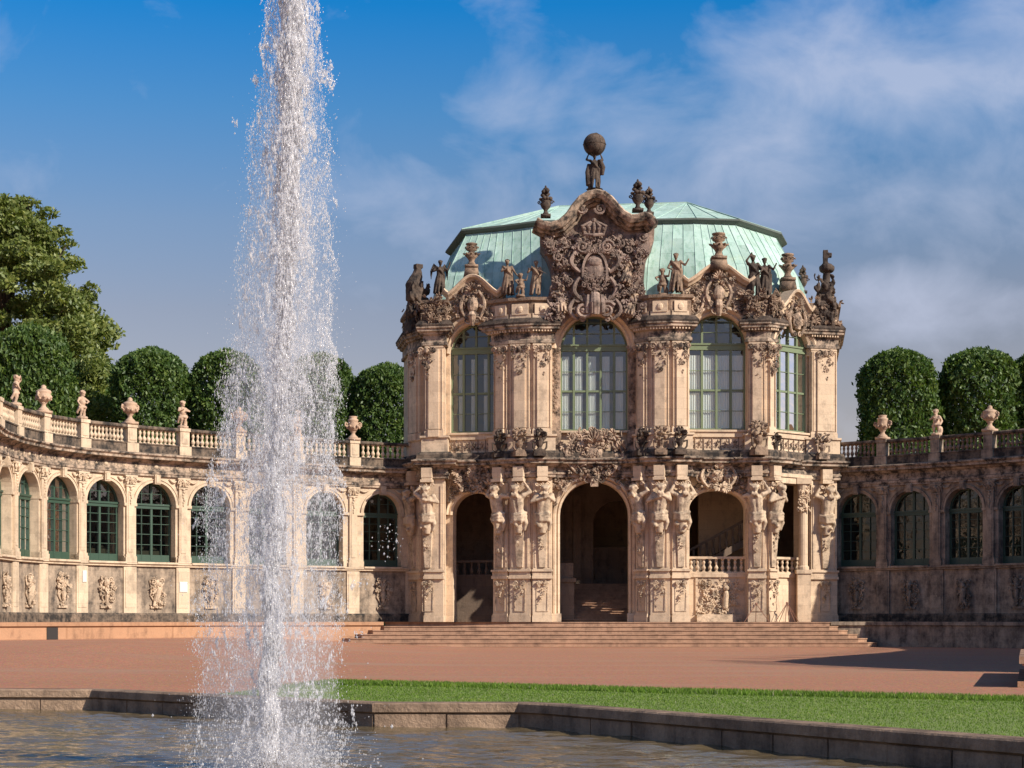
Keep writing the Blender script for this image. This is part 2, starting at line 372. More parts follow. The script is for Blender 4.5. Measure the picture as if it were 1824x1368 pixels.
def remesh(mb, voxel, name, mat, disp=0.0, smooth=2):
    me = mb.mesh('tmp', mat); o = bpy.data.objects.new('tmp', me); col.objects.link(o)
    r = o.modifiers.new('r', 'REMESH'); r.mode = 'VOXEL'; r.voxel_size = voxel
    if smooth: sm = o.modifiers.new('s', 'SMOOTH'); sm.factor = .5; sm.iterations = smooth
    if disp:
        tx = bpy.data.textures.new('carve', 'CLOUDS'); tx.noise_scale = .16; tx.noise_depth = 3
        d = o.modifiers.new('d', 'DISPLACE'); d.texture = tx; d.strength = disp; d.mid_level = .5
    dg = bpy.context.evaluated_depsgraph_get(); out = bpy.data.meshes.new_from_object(o.evaluated_get(dg)); out.name = name
    bpy.data.objects.remove(o); out.materials.clear(); out.materials.append(mat)
    out.polygons.foreach_set('use_smooth', [True] * len(out.polygons)); return out

def arc(w, zs, rise, n=16):
    return [(-w / 2 * math.cos(PI * i / n), zs + rise * math.sin(PI * i / n)) for i in range(n + 1)]
def arch_wall(mb, u0, u1, z0, z1, ow, zb, zs, rise, t, uc=0., n=16):
    """wall slab with one arched opening, thickness t behind w=0"""
    A = [(uc + a, b) for a, b in arc(ow, zs, rise, n)]; L = uc - ow / 2; Rr = uc + ow / 2
    for w in (0, -t):
        if L > u0 + 1e-4: mb.quad((u0, w, z0), (L, w, z0), (L, w, z1), (u0, w, z1))
        if Rr < u1 - 1e-4: mb.quad((Rr, w, z0), (u1, w, z0), (u1, w, z1), (Rr, w, z1))
        if zb > z0: mb.quad((L, w, z0), (Rr, w, z0), (Rr, w, zb), (L, w, zb))
        for (a, b) in zip(A[:-1], A[1:]): mb.quad((a[0], w, a[1]), (b[0], w, b[1]), (b[0], w, z1), (a[0], w, z1))
    loop = [(L, zb)] + A + [(Rr, zb)]
    for a, b in zip(loop[:-1], loop[1:]): mb.quad((a[0], 0, a[1]), (b[0], 0, b[1]), (b[0], -t, b[1]), (a[0], -t, a[1]))
    mb.quad((L, 0, zb), (Rr, 0, zb), (Rr, -t, zb), (L, -t, zb))

# ------------------------------------------------------------------ windows
def window_meshes(w, zb, zs, rise, ncol, rows, mat, name, bar=.05, mull=.09, transom=(0, 0), bottom=0., wj=.0, midmull=False):
    """returns frame mesh and pane mesh, local, z given absolute, built at origin"""
    f = MB()
    A = arc(w, zs, rise, 16); loop = [(-w / 2, zb)] + A + [(w / 2, zb)]
    f.sweep(loop, [(0, -.06), (0, .05), (-.09, .05), (-.09, -.06)])
    f.box(-w / 2, w / 2, -.06, .06, zb, zb + .1 + bottom)
    f.box(-w / 2 + .01, w / 2 - .01, -.05, .10, transom[0], transom[1]); f.box(-w / 2 + .01, w / 2 - .01, .02, .15, transom[1] - .07, transom[1] + .02)
    def top(u):
        q = max(0., 1 - (2 * u / w) ** 2); return zs + rise * math.sqrt(q)
    for i in range(1, ncol):
        u = -w / 2 + w * i / ncol
        mw = mull if (not midmull or i * 2 == ncol) else bar * .6
        f.box(u - mw / 2, u + mw / 2, -.03, .07, zb + .08, transom[0]); f.box(u - mw / 2, u + mw / 2, -.03, .06, transom[1], top(u) - .04)
    for z, th in rows:
        hw = w / 2 - .04 if z < zs else w / 2 * math.sqrt(max(0, 1 - ((z - zs) / rise) ** 2)) - .04
        f.box(-hw, hw, -.02, .045, z - th / 2, z + th / 2)
    fm = f.mesh(name + '_frame', mat)
    g = MB(); P = [(a, 0, b) for a, b in loop]; g.add(P, [tuple(range(len(P)))])
    return fm, g

# ------------------------------------------------------------------ figures (statues)
def cap(mb, a, b, ra, rb, n=9):
    a = Vector(a); b = Vector(b); pts = []; rad = []
    for i in range(4): t = i / 3; pts.append(tuple(a.lerp(b, t))); rad.append(ra + (rb - ra) * t)
    mb.tube(pts, rad, n); mb.ell(tuple(a), ra, n, 6); mb.ell(tuple(b), rb, n, 6)
def head(mb, c, r=.115, look=(0, 1, 0), hair=1):
    c = Vector(c); lk = Vector(look).normalized()
    mb.ell(tuple(c), (r * .82, r * .95, r * 1.15), 10, 7)
    mb.ell(tuple(c + lk * r * .95 + Vector((0, 0, -.01))), (r * .2, r * .28, r * .3), 6, 4)      # nose
    mb.ell(tuple(c + lk * r * .75 + Vector((0, 0, -r * .75))), (r * .4, r * .35, r * .3), 6, 4)   # chin
    mb.ell(tuple(c + lk * r * .72 + Vector((0, 0, r * .35))), (r * .65, r * .3, r * .16), 6, 4)  # brow
    for i in range(7):
        a = PI * (.15 + i / 6 * 1.7) + PI / 2
        q = c + Vector((math.cos(a) * r * .8, math.sin(a) * r * .8, r * (.35 + .35 * (i % 2)))); mb.ell(tuple(q), r * .42 * hair, 6, 4)
    mb.ell(tuple(c + Vector((0, -r * .2, r * .95))), (r * .8, r * .8, r * .45), 8, 5)
def hand(mb, p, d, s=1.):
    p = Vector(p); d = Vector(d).normalized(); sd = d.cross(Vector((0, 1, .2))).normalized()
    mb.ell(tuple(p + d * .04 * s), .045 * s, 7, 5)
    for k in (-1.5, -.5, .5, 1.5): mb.tube([tuple(p + d * .07 * s + sd * k * .018 * s), tuple(p + d * (.15 - .01 * abs(k)) * s + sd * k * .024 * s)], [.012 * s, .009 * s], 5)
    mb.tube([tuple(p + sd * .035 * s), tuple(p + sd * .075 * s + d * .06 * s)], [.013 * s, .01 * s], 5)
def figure(mb, armL, armR, robe=1, lean=0., step=.10, headlook=(0, 1, 0), wings=False, helmet=False, s=1.0):
    """standing stone figure 1.85 tall at origin facing +w (u right)"""
    hip = Vector((lean * .5, 0, .95)); ch = Vector((lean, .02, 1.36)); nk = Vector((lean * 1.1, .02, 1.53)); hd = Vector((lean * 1.1, .05, 1.68))
    cap(mb, hip + Vector((-.05, 0, 0)), ch + Vector((-.05, 0, -.03)), .135, .145); cap(mb, hip + Vector((.05, 0, 0)), ch + Vector((.05, 0, -.03)), .135, .145)
    mb.ell(tuple(hip), (.19, .14, .15), 10, 6); cap(mb, ch, nk, .10, .06); head(mb, hd, .12, headlook)
    if helmet: mb.tube([tuple(hd + Vector((0, -.14, .02))), tuple(hd + Vector((0, -.06, .2))), tuple(hd + Vector((0, .1, .18)))], [.04, .06, .03], 6)
    kL = Vector((-.10, .06 + step, .52)); kR = Vector((.13, .02, .50)); fL = Vector((-.13, .02 + step * .6, .07)); fR = Vector((.12, -.04, .07))
    cap(mb, hip + Vector((-.1, 0, -.04)), kL, .115, .075); cap(mb, kL, fL, .07, .045); cap(mb, hip + Vector((.1, 0, -.04)), kR, .115, .075); cap(mb, kR, fR, .07, .045)
    for f in (fL, fR): mb.ell(tuple(f + Vector((0, .06, -.03))), (.05, .11, .04), 8, 5)
    for sgn, arm in ((-1, armL), (1, armR)):
        sh = ch + Vector((sgn * .21, 0, .08)); el, wr = Vector(arm[0]), Vector(arm[1]); mb.ell(tuple(sh), .085, 8, 5)
        cap(mb, sh, el, .072, .052); cap(mb, el, wr, .052, .036); hand(mb, wr, wr - el)
    if robe:
        rng = random.Random(int(lean * 100) + robe * 7)
        for i in range(9 if robe > 1 else 5):
            a = 2 * PI * i / 9 + .3; r0, r1 = .15, .24 + .04 * rng.random()
            mb.tube([tuple(hip + Vector((math.cos(a) * r0, math.sin(a) * r0 * .8, .06))), (lean * .3 + math.cos(a + .15) * r1 * .9, math.sin(a + .15) * r1 * .75, .55), (math.cos(a + .3) * r1 * 1.15, math.sin(a + .3) * r1, .05)], [.055, .07, .055], 6)
        mb.tube([tuple(ch + Vector((-.2, .08, .1))), tuple(ch + Vector((0, .17, -.12))), tuple(hip + Vector((.2, .1, .08))), tuple(hip + Vector((.26, -.05, -.35)))], [.05, .06, .07, .05], 7)
        mb.tube([tuple(ch + Vector((.18, -.12, .1))), tuple(hip + Vector((.22, -.16, .1))), (.22, -.2, .4), (.18, -.18, .06)], [.06, .1, .11, .1], 7)
    if wings:
        for sgn in (-1, 1):
            for k in range(5): mb.tube([tuple(ch + Vector((sgn * .1, -.12, .05))), tuple(ch + Vector((sgn * (.3 + .04 * k), -.2, .3 - .1 * k))), tuple(ch + Vector((sgn * (.36 + .02 * k), -.22, -.05 - .12 * k)))], [.05, .06, .03], 5)
def putto(mb, armL, armR, lean=.0, cloth=True):
    """chubby nude child 1.15 tall"""
    hip = Vector((lean * .5, 0, .52)); ch = Vector((lean, .0, .78)); hd = Vector((lean, .03, 1.03))
    cap(mb, hip, ch, .15, .145); mb.ell((lean * .7, .06, .62), (.14, .13, .13), 8, 6); cap(mb, ch, hd - Vector((0, 0, .08)), .07, .07); head(mb, hd, .125, (0.2, 1, 0), 1.1)
    kL = Vector((-.09, .09, .30)); fL = Vector((-.12, .02, .05)); kR = Vector((.11, .02, .29)); fR = Vector((.09, -.03, .05))
    cap(mb, hip + Vector((-.08, 0, -.03)), kL, .105, .075); cap(mb, kL, fL, .07, .042); cap(mb, hip + Vector((.08, 0, -.03)), kR, .105, .075); cap(mb, kR, fR, .07, .042)
    for f in (fL, fR): mb.ell(tuple(f + Vector((0, .05, -.02))), (.045, .08, .035), 7, 5)
    for sgn, arm in ((-1, armL), (1, armR)):
        sh = ch + Vector((sgn * .15, 0, .04)); el, wr = Vector(arm[0]), Vector(arm[1]); mb.ell(tuple(sh), .07, 7, 5)
        cap(mb, sh, el, .062, .05); cap(mb, el, wr, .048, .036); hand(mb, wr, wr - el, .8)
    if cloth: mb.tube([(.1, -.12, .85), (.2, -.14, .6), (.2, .03, .42), (-.02, .16, .42), (-.2, .02, .40), (-.2, -.12, .15)], [.05, .07, .06, .05, .06, .06], 7)
    mb.lathe((0, 0, -.1), [(.26, 0), (.26, .1), (.2, .13)], 10); mb.ell((.16, -.1, .15), (.12, .12, .22), 7, 5)

fig = {}
def mk(name, fn, mat, voxel=.03, disp=.012, sc=1.0):
    mb = MB(); fn(mb); fig[name] = remesh(mb, voxel, name, M[mat], disp)
# statues (local y negative = outwards because frames flip w)
mk('robed', lambda m: figure(m, ((-.36, .1, 1.15), (-.2, .25, 1.05)), ((.42, .1, 1.25), (.55, .2, 1.45)), 2), 'mid')
mk('spear', lambda m: (figure(m, ((-.38, .05, 1.2), (-.3, .25, 1.35)), ((.38, .12, 1.15), (.3, .3, 1.0)), 1, .05), m.tube([(-.2, .3, 1.5), (.9, .35, .95)], [.025, .02], 6)), 'mid')
mk('lady', lambda m: figure(m, ((-.34, .12, 1.2), (-.1, .28, 1.3)), ((.36, .1, 1.12), (.48, .22, .95)), 2, -.04), 'mid')
mk('winged', lambda m: figure(m, ((-.38, .1, 1.2), (-.15, .3, 1.25)), ((.4, .1, 1.3), (.5, .2, 1.62)), 2, .03, wings=True), 'dark')
mk('satyr', lambda m: figure(m, ((-.36, .1, 1.55), (-.15, .1, 1.85)), ((.36, .1, 1.2), (.2, .28, 1.05)), 1, -.05, .14), 'dark')
mk('seated', lambda m: (putto(m, ((-.3, .1, .75), (-.2, .25, .6)), ((.3, .1, .8), (.35, .2, 1.0))),), 'mid')
def hercules(m):
    figure(m, ((-.42, .02, 1.5), (-.26, .05, 1.86)), ((.42, .0, 1.48), (.26, .05, 1.86)), 1, 0., .12, (0.3, 1, -.3))
    m.tube([(.28, .12, 1.5), (.42, .05, 1.1), (.4, .05, .7)], [.09, .14, .08], 8)
    m.tube([(-.28, -.05, 1.3), (-.36, -.05, .9), (-.25, 0, .2)], [.09, .12, .2], 8)
    m.lathe((0, 0, -.4), [(.52, 0), (.5, .12), (.36, .2), (.36, .34), (.45, .4)], 10)
mk('hercules', hercules, 'dark')
P = [('putto_shade', ((-.22, .12, .78), (-.05, .2, .6)), ((.33, .1, 1.0), (.12, .16, 1.12)), .03), ('putto_cloak', ((-.3, .05, .66), (-.26, .15, .5)), ((.28, .12, .7), (.1, .22, .62)), .0),
     ('putto_fold', ((-.28, .1, .7), (-.08, .2, .78)), ((.28, .12, .7), (.08, .22, .7)), -.03)]
for nm, aL, aR, ln in P: mk(nm, lambda m, a=aL, b=aR, l=ln: putto(m, a, b, l), 'pink', .026, .012)

def herm(m, var=0, s=1.3):
    """muscular half-figure bearing the entablature, waist wrapped, on a tapering shaft"""
    r = random.Random(var + 5); ln = (.04, -.05, .0, .06, -.02)[var % 5]
    def V(x, y, z): return Vector((x * s, y * s, z * s))
    b = V(0, .10, .30); c = V(ln, .16, .82); h = V(ln * 1.5, .26, 1.13)
    cap(m, b + V(-.05, 0, 0), c + V(-.08, 0, 0), .14 * s, .16 * s); cap(m, b + V(.05, 0, 0), c + V(.08, 0, 0), .14 * s, .16 * s)
    m.ell(tuple(c + V(-.09, .09, .03)), (.11 * s, .07 * s, .09 * s), 8, 5); m.ell(tuple(c + V(.09, .09, .03)), (.11 * s, .07 * s, .09 * s), 8, 5)
    cap(m, c + V(0, 0, .1), h - V(0, 0, .08), .09 * s, .07 * s); head(m, h, .135 * s, (.25 * (1 if var % 2 else -1), 1, -.35), 1.25)
    for k in range(4): m.ell(tuple(h + V((k - 1.5) * .05, .1, -.16 - .03 * (k % 2))), (.04 * s, .05 * s, .08 * s), 6, 4)  # beard
    raised = [((-.40, .12, 1.0), (-.22, .10, 1.32), (.42, .12, .98), (.24, .1, 1.30)), ((-.42, .12, .9), (-.16, .28, .92), (.40, .1, 1.06), (.2, .08, 1.36)),
              ((-.40, .14, 1.05), (-.14, .12, 1.36), (.38, .2, .74), (.05, .34, .80)), ((-.36, .2, .72), (.02, .34, .84), (.36, .2, .76), (.1, .36, .95)),
              ((-.44, .1, .98), (-.3, .05, 1.3), (.46, .16, .92), (.6, .2, 1.15))][var % 5]
    for sg, (e, w_) in ((-1, raised[:2]), (1, raised[2:])):
        sh = c + V(sg * .23, .0, .12); e = V(*e); w_ = V(*w_); m.ell(tuple(sh), .10 * s, 8, 5); cap(m, sh, e, .085 * s, .065 * s); cap(m, e, w_, .065 * s, .045 * s); hand(m, w_, w_ - e, s * 1.2)
    for k in range(3): # wrapped drapery / pelt
        a = -.5 + k * .45
        m.tube([(-.24 * s, .05 * s, (.34 - k * .1) * s), (-.08 * s, (.26) * s, (.26 - k * .09 + .05 * a) * s), (.12 * s, .25 * s, (.30 - k * .1) * s), (.25 * s, .05 * s, (.36 - k * .12) * s)], [.06 * s, .08 * s, .08 * s, .06 * s], 7)
    for k in range(8): m.ell((r.uniform(-.2, .2) * s, r.uniform(.12, .26) * s, r.uniform(-.15, .22) * s), r.uniform(.05, .09) * s, 6, 4)
    m.tube([(.2 * s, .14 * s, .3 * s), (.26 * s, .12 * s, 0), (.2 * s, .1 * s, -.25 * s)], [.06 * s, .08 * s, .04 * s], 7)
    m.tube([(0, .08 * s, .2 * s), (0, .06 * s, -.35 * s)], [.2 * s, .13 * s], 8)
HERM = []
for v in range(5):
    mb = MB(); herm(mb, v); HERM.append(remesh(mb, .036, 'herm_figure', M['herm'], .03, 0))

# ------------------------------------------------------------------ urns
def urn_small(var=0):
    m = MB(); r = random.Random(40 + var)
    m.box(-.27, .27, -.27, .27, -.12, .0); m.lathe((0, 0, 0), [(.25, 0), (.22, .06), (.11, .16), (.09, .24), (.14, .30), (.17, .36)], 14)
    if var == 2:
        m.lathe((0, 0, .34), [(.17, 0), (.24, .12), (.26, .32), (.23, .46), (.26, .5), (.24, .56), (.17, .6), (.2, .66), (.2, .7)], 14)
    else:
        m.lathe((0, 0, .34), [(.16, 0), (.30, .14), (.34, .28), (.28, .36), (.33, .42), (.31, .48), (.2, .54), (.1, .6), (.12, .66), (.04, .74)], 14)
    for k in range(2):
        sg = -1 if k else 1; m.volute(sg * .34, .66, .12, 1.3, sg, 0, .035); m.tube([(sg * .3, 0, .5), (sg * .44, 0, .6), (sg * .40, 0, .76)], [.04, .045, .03], 6)
    for k in range(10):
        a = 2 * PI * k / 10; m.ell((math.cos(a) * .3, math.sin(a) * .3, .56 - .07 * abs(math.sin(a * 2.5))), .07, 6, 4)
    return m
URN = [urn_small(v).mesh('urn', M['pink'], smooth=True) for v in (0, 1, 2)]
def urn_flower(big=True):
    m = MB(); r = random.Random(77)
    m.box(-.24, .24, -.24, .24, -.1, .05); m.lathe((0, 0, 0), [(.2, .05), (.1, .18), (.09, .28), (.2, .42), (.27, .6), (.2, .72), (.24, .78), (.22, .82)], 12)
    for k in range(26):
        a = r.uniform(0, 6.28); t = r.random(); rr = .24 * (1 - t * .8); m.ell((math.cos(a) * rr, math.sin(a) * rr, .86 + t * .6), r.uniform(.08, .13), 6, 4)
    m.ell((0, 0, 1.5), (.06, .06, .16), 6, 4)
    for sg in (-1, 1): m.volute(sg * .3, .72, .11, 1.3, sg, 0, .035)
    return m
UF = urn_flower(); UFD = UF.mesh('flower_urn', M['dark'], smooth=True)
m = MB(); m.box(-.36, .36, -.34, .34, -.75, -.12, .08); m.box(-.3, .3, -.3, .3, -.15, .0); m.lathe((0, 0, 0), [(.28, 0), (.16, .12), (.12, .25), (.18, .4), (.3, .55), (.2, .7), (.13, .8), (.25, .88), (.25, .92)], 12)
for k in range(8): a = 2 * PI * k / 8; m.volute(math.cos(a) * .22, 1.0, .1, 1.2, 1, 0, .035, math.sin(a) * .22); m.leaf((math.cos(a) * .15, math.sin(a) * .15, .55), (math.cos(a), math.sin(a), .6), .3, .14)
m.lathe((0, 0, .9), [(.15, 0), (.2, .1), (.12, .2), (.26, .28), (.26, .36), (.08, .42)], 12)
UTOP = m.mesh('finial_urn', M['mid'], smooth=True)
# balcony vase with shrubby carved bouquet
def bouquet(seed, bust):
    m = MB(); r = random.Random(seed)
    m.box(-.36, .36, -.3, .3, 0, .25); m.box(-.28, .28, -.24, .24, .25, .35)
    m.lathe((0, 0, .35), [(.2, 0), (.12, .1), (.2, .25), (.25, .45), (.2, .52)], 10)
    for k in range(34):
        a = r.uniform(0, 6.28); t = r.random(); rr = (.34 if not bust else .25) * math.sin(PI * (.25 + .7 * t))
        p = (math.cos(a) * rr, math.sin(a) * rr, .85 + t * .62)
        if r.random() < .5: m.ell(p, r.uniform(.07, .12), 6, 4)
        else: m.leaf(p, (math.cos(a), math.sin(a), .4), .24, .14)
    for sg in (-1, 1): m.tube([(sg * .2, .1, .7), (sg * .42, .1, .75), (sg * .4, .1, .45), (sg * .28, .1, .3)], [.06, .07, .06, .05], 6)
    return m
BOUQ = [bouquet(3, 0).mesh('carved_vase', M['mid']), bouquet(9, 1).mesh('carved_vase', M['dark']), bouquet(14, 0).mesh('carved_vase', M['ornate'])]
# baluster
def baluster_mesh(h, mat):
    m = MB(); k = h
    m.box(-.085, .085, -.085, .085, 0, .06 * k); m.box(-.08, .08, -.08, .08, .93 * k, k)
    m.lathe((0, 0, 0), [(.075, .06 * k), (.05, .11 * k), (.10, .26 * k), (.105, .34 * k), (.05, .5 * k), (.045, .56 * k), (.075, .68 * k), (.08, .76 * k), (.05, .84 * k), (.075, .93 * k)], 8)
    return m.mesh('baluster', mat, smooth=False)
BAL = baluster_mesh(.68, M['stone_gal']); BALR = baluster_mesh(.68, M['mid'])

# ------------------------------------------------------------------ galleries
def mid(a, b): return ((a[0] + b[0]) / 2, (a[1] + b[1]) / 2)
def gal_pilaster(mat):
    m = MB()
    m.box(-.22, .22, -.02, .13, 4.06, 7.75); m.box(-.14, .14, .13, .155, 4.55, 7.45)
    m.box(-.31, .31, -.02, .20, 4.06, 4.30); m.box(-.27, .27, -.02, .17, 4.30, 4.44); m.box(-.26, .26, -.02, .17, 7.68, 7.74)
    m.box(-.24, .24, -.02, .17, 7.78, 8.12); m.box(-.34, .34, -.02, .24, 8.12, 8.2)
    m.volute(-.22, 7.98, .13, 1.4, 1, 0, .04, .2); m.volute(.22, 7.98, .13, 1.4, -1, PI, .04, .2)
    m.fan(0, 7.82, .17, PI / 2, .24, 5, 2.2); m.ell((0, .22, 8.02), (.1, .09, .12), 7, 5)
    for k in range(7): m.ell((.03 * math.sin(k * 2.), .17, 7.66 - k * .13), (.085 - k * .007, .05, .07), 6, 4)
    # pedestal below the sill
    m.box(-.36, .36, -.02, .10, 1.65, 3.86); m.box(-.27, .27, .10, .12, 1.9, 3.7)
    return m.mesh('pilaster', mat)
def gal_relief(seed, mat):
    """mask and scrollwork hanging on the wall below a window"""
    m = MB(); r = random.Random(seed)
    if seed == 3:
        cap(m, (-.05, .12, 2.2), (.08, .2, 2.85), .2, .19); m.ell((.1, .25, 3.15), .15, 8, 6); cap(m, (.1, .2, 2.9), (.4, .2, 3.2), .08, .06); cap(m, (0, .2, 2.9), (-.32, .22, 2.6), .08, .06); cap(m, (-.1, .15, 2.2), (-.25, .2, 1.9), .12, .07); cap(m, (.1, .15, 2.2), (.3, .18, 1.95), .12, .07)
    m.ell((0, .12, 3.2), (.19, .19, .27), 9, 6); m.ell((0, .3, 3.14), (.05, .06, .09), 6, 4); m.ell((-.07, .27, 3.24), (.05, .04, .03), 6, 4); m.ell((.07, .27, 3.24), (.05, .04, .03), 6, 4)
    m.ell((0, .24, 2.98), (.09, .1, .12), 6, 4)
    for sg in (-1, 1):
        m.volute(sg * .34, 3.38, .17, 1.4, sg, 0, .05, .08); m.volute(sg * .26, 2.55, .15, 1.3, -sg, 0, .045, .08); m.tube([(sg * .42, .06, 3.3), (sg * .34, .1, 2.9), (sg * .4, .06, 2.5), (sg * .15, .08, 2.1)], [.06, .05, .06, .04], 6)
    m.tube([(0, .1, 2.9), (0, .16, 2.4), (0, .1, 1.95)], [.17, .13, .08], 8)
    m.clus(r, 34, lambda u, z: abs(u) < .6 - .3 * abs(z - 2.9 + .3 * seed - .5), (-.6, .6, 1.8, 3.7), .05, .2, .16)
    m.box(-.4, .4, 0, .12, 1.72, 1.86)
    return m.mesh('mask_relief', mat)
def gal_frieze(mat, L):
    m = MB()
    for sg in (-1, 1):
        m.volute(sg * .3 * L, 8.68, .11, 1.3, sg, 0, .032, .03); m.volute(sg * .12 * L, 8.66, .10, 1.3, -sg, PI, .032, .03)
        m.tube([(sg * .4 * L, .02, 8.74), (sg * .28 * L, .04, 8.58), (sg * .16 * L, .02, 8.72), (0, .04, 8.62)], .03, 5)
        m.fan(sg * .38 * L, 8.62, .02, PI / 2 - sg * .8, .2, 3, 1.2); m.fan(sg * .2 * L, 8.62, .02, PI / 2, .16, 3, 1.6)
    m.ell((0, .04, 8.68), (.12, .07, .1), 8, 5)
    return m.mesh('frieze_scrolls', mat)
def gal_swag(mat, hw, sg):
    m = MB(); a = sg * (hw - .30); b = sg * .7; pts = [(a + (b - a) * t, .07, 8.1 - .14 * math.sin(PI * t) + .04 * t) for t in [i / 8 for i in range(9)]]
    m.tube(pts, [.02, .035, .045, .055, .06, .055, .045, .035, .02], 6)
    m.tube([(a, .05, 8.1), (a + sg * .02, .07, 7.9), (a, .05, 7.7)], [.03, .04, .015], 6)
    return m.mesh('swag', mat)
def gal_key(mat):
    m = MB(); m.box(-.15, .15, -.03, .2, 7.84, 8.3, .0); m.box(-.1, .1, .2, .24, 7.9, 8.22); m.volute(-.1, 8.22, .07, 1.2, 1, 0, .025, .2); m.volute(.1, 8.22, .07, 1.2, -1, PI, .025, .2)
    return m.mesh('keystone', mat)
GF, GG = window_meshes(2.14, 4.10, 6.86, 1.07, 4, [(4.95, .03), (5.45, .03), (5.95, .03), (6.35, .03), (7.4, .025)], M['green2'], 'gallery_window', .045, .11, (6.68, 6.90), .26, midmull=True)
GGm = GG.mesh('pane', M['glass_dark'])
def gallery(name, label, joints, matw, mato, urn_start, relief_mat, vis, right=False, roof_to=None, balmesh=None):
    """joints: plan points of the pilasters from left to right; vis: indices of bays the camera sees"""
    base = joints[len(joints) // 2]
    g = empty(name, (base[0], base[1], 1.2), label, 'gallery building')
    W = MB(); n = len(joints)
    for i in range(n - 1):
        F, L = seg_frame(joints[i], joints[i + 1]); W.F = F; hw = L / 2
        arch_wall(W, -hw, hw, 3.9, 8.25, 2.14, 4.08, 6.86, 1.07, .8)
        W.quad((-hw, 0, 8.25), (hw, 0, 8.25), (hw, -.75, 8.25), (-hw, -.75, 8.25))
    W.build('wall', matw, g)
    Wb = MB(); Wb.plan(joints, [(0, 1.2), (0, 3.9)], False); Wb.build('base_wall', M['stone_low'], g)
    # shell behind: roof slab, back wall
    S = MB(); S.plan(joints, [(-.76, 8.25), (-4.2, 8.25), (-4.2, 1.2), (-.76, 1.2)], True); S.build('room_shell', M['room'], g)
    S = MB(); S.plan(joints, [(.0, 9.36), (-4.6, 9.36), (-4.6, 1.2)], False); S.build('roof', M['slate'], g)
    S = MB(); S.plan(joints, [(.0, 1.2), (.16, 1.2), (.16, 1.55), (.10, 1.65), (0, 1.65)]); S.build('plinth', M['ledge'], g)
    S = MB(); S.plan(joints, [(0, 3.86), (.14, 3.88), (.14, 3.94), (.20, 3.97), (.20, 4.05), (0, 4.08)]); S.build('sill_course', mato, g)
    S = MB(); S.plan(joints, [(0, 8.2), (.12, 8.22), (.12, 8.32), (.16, 8.34), (.16, 8.46), (.06, 8.5), (.06, 8.84), (.18, 8.88), (.22, 8.95), (.48, 9.0), (.48, 9.1), (.58, 9.18), (.58, 9.24), (.1, 9.36)]); S.build('cornice', M['cornice'] if not right else M['cornice'], g)
    bs = MB(); bs.plan(joints, [(.24, 9.32), (.24, 9.68), (.28, 9.70), (.28, 9.76), (-.12, 9.76), (-.12, 9.32)]); balo = bs.build('balustrade', M['ledge'], g)
    rl = MB(); rl.plan(joints, [(.24, 10.44), (.27, 10.48), (.27, 10.55), (.22, 10.60), (-.10, 10.60), (-.12, 10.44)]); rl.build('handrail', M['ledge'], balo)
    if right:
        hid = joints[5:]; bi = MB(); bi.plan(hid, [(.12, 9.7), (.12, 10.5), (-.02, 10.5), (-.02, 9.7)]); bi.build('shadow_infill', matw, balo)  # solid strip out of view, added to close the gap in the court shadow
    pm = gal_pilaster(matw); rels = [gal_relief(s_, relief_mat if right else M['herm']) for s_ in (1, 2, 3)]; frz = gal_frieze(mato, 2.8); key = gal_key(mato)
    pd = MB(); pd.box(-.25, .25, -.16, .29, 9.74, 10.46); pd.box(-.16, .16, .29, .31, 9.86, 10.36); pd.box(-.29, .29, -.2, .33, 10.46, 10.62); pd.box(-.32, .32, -.2, .36, 9.30, 9.72); pdm = pd.mesh('pedestal', matw)
    frs = {}
    for i in range(n):
        a = joints[max(i - 1, 0)]; b = joints[min(i + 1, n - 1)]; ang = math.atan2(b[1] - a[1], b[0] - a[0]); F = Fr(joints[i][0], joints[i][1], ang); frs[i] = F
        if i in vis or i - 1 in vis: put('pilaster', pm, g, F); put('pedestal', pdm, balo, F)
        # cornice break over the pilaster
    for i in range(n - 1):
        if i not in vis: continue
        F, L = seg_frame(joints[i], joints[i + 1]); hw = L / 2
        wfr = put('window', GF, g, F, 0, -.48); link('pane', GGm, wfr, (0, .02, 0))
        A = MB(F); A.sweep(arc(2.15, 6.86, 1.075, 18), [(.0, -.02), (.0, .05), (.12, .05), (.13, .09), (.16, .09), (.16, -.02)]); 
        A.build('archivolt', matw, g)
        for sg in (-1, 1):
            A = MB(F); u0, u1 = sorted((sg * 1.065, sg * (hw - .18))); A.box(u0, u1, -.02, .10, 6.74, 6.88); A.box(min(sg * 1.05, sg * 1.09), max(sg * 1.05, sg * 1.09), -.38, .085, 6.75, 6.87)
            A.build('impost', matw, g); A = MB(F); A.box(*sorted((sg * 1.07, sg * (hw - .2))), -.38, .07, 4.08, 4.36); A.build('pier_base', matw, g)
        A = MB(F); A.box(-1.1, 1.1, 0, .24, 4.0, 4.09); A.build('window_sill', matw, g)
        put('mask_relief', rels[i % 3], g, F, 0, 0, .5, (.8, .8, .8)); put('frieze_scrolls', frz, g, F); put('keystone', key, g, F); put('swag', gal_swag(mato, hw, -1), g, F); put('swag', gal_swag(mato, hw, 1), g, F)
        nb = 9
        for k in range(nb):
            u = -hw + .42 + (2 * hw - .84) * (k + .5) / nb; put('baluster', balmesh or BAL, balo, F, u, .08, 9.76)
    return g, frs

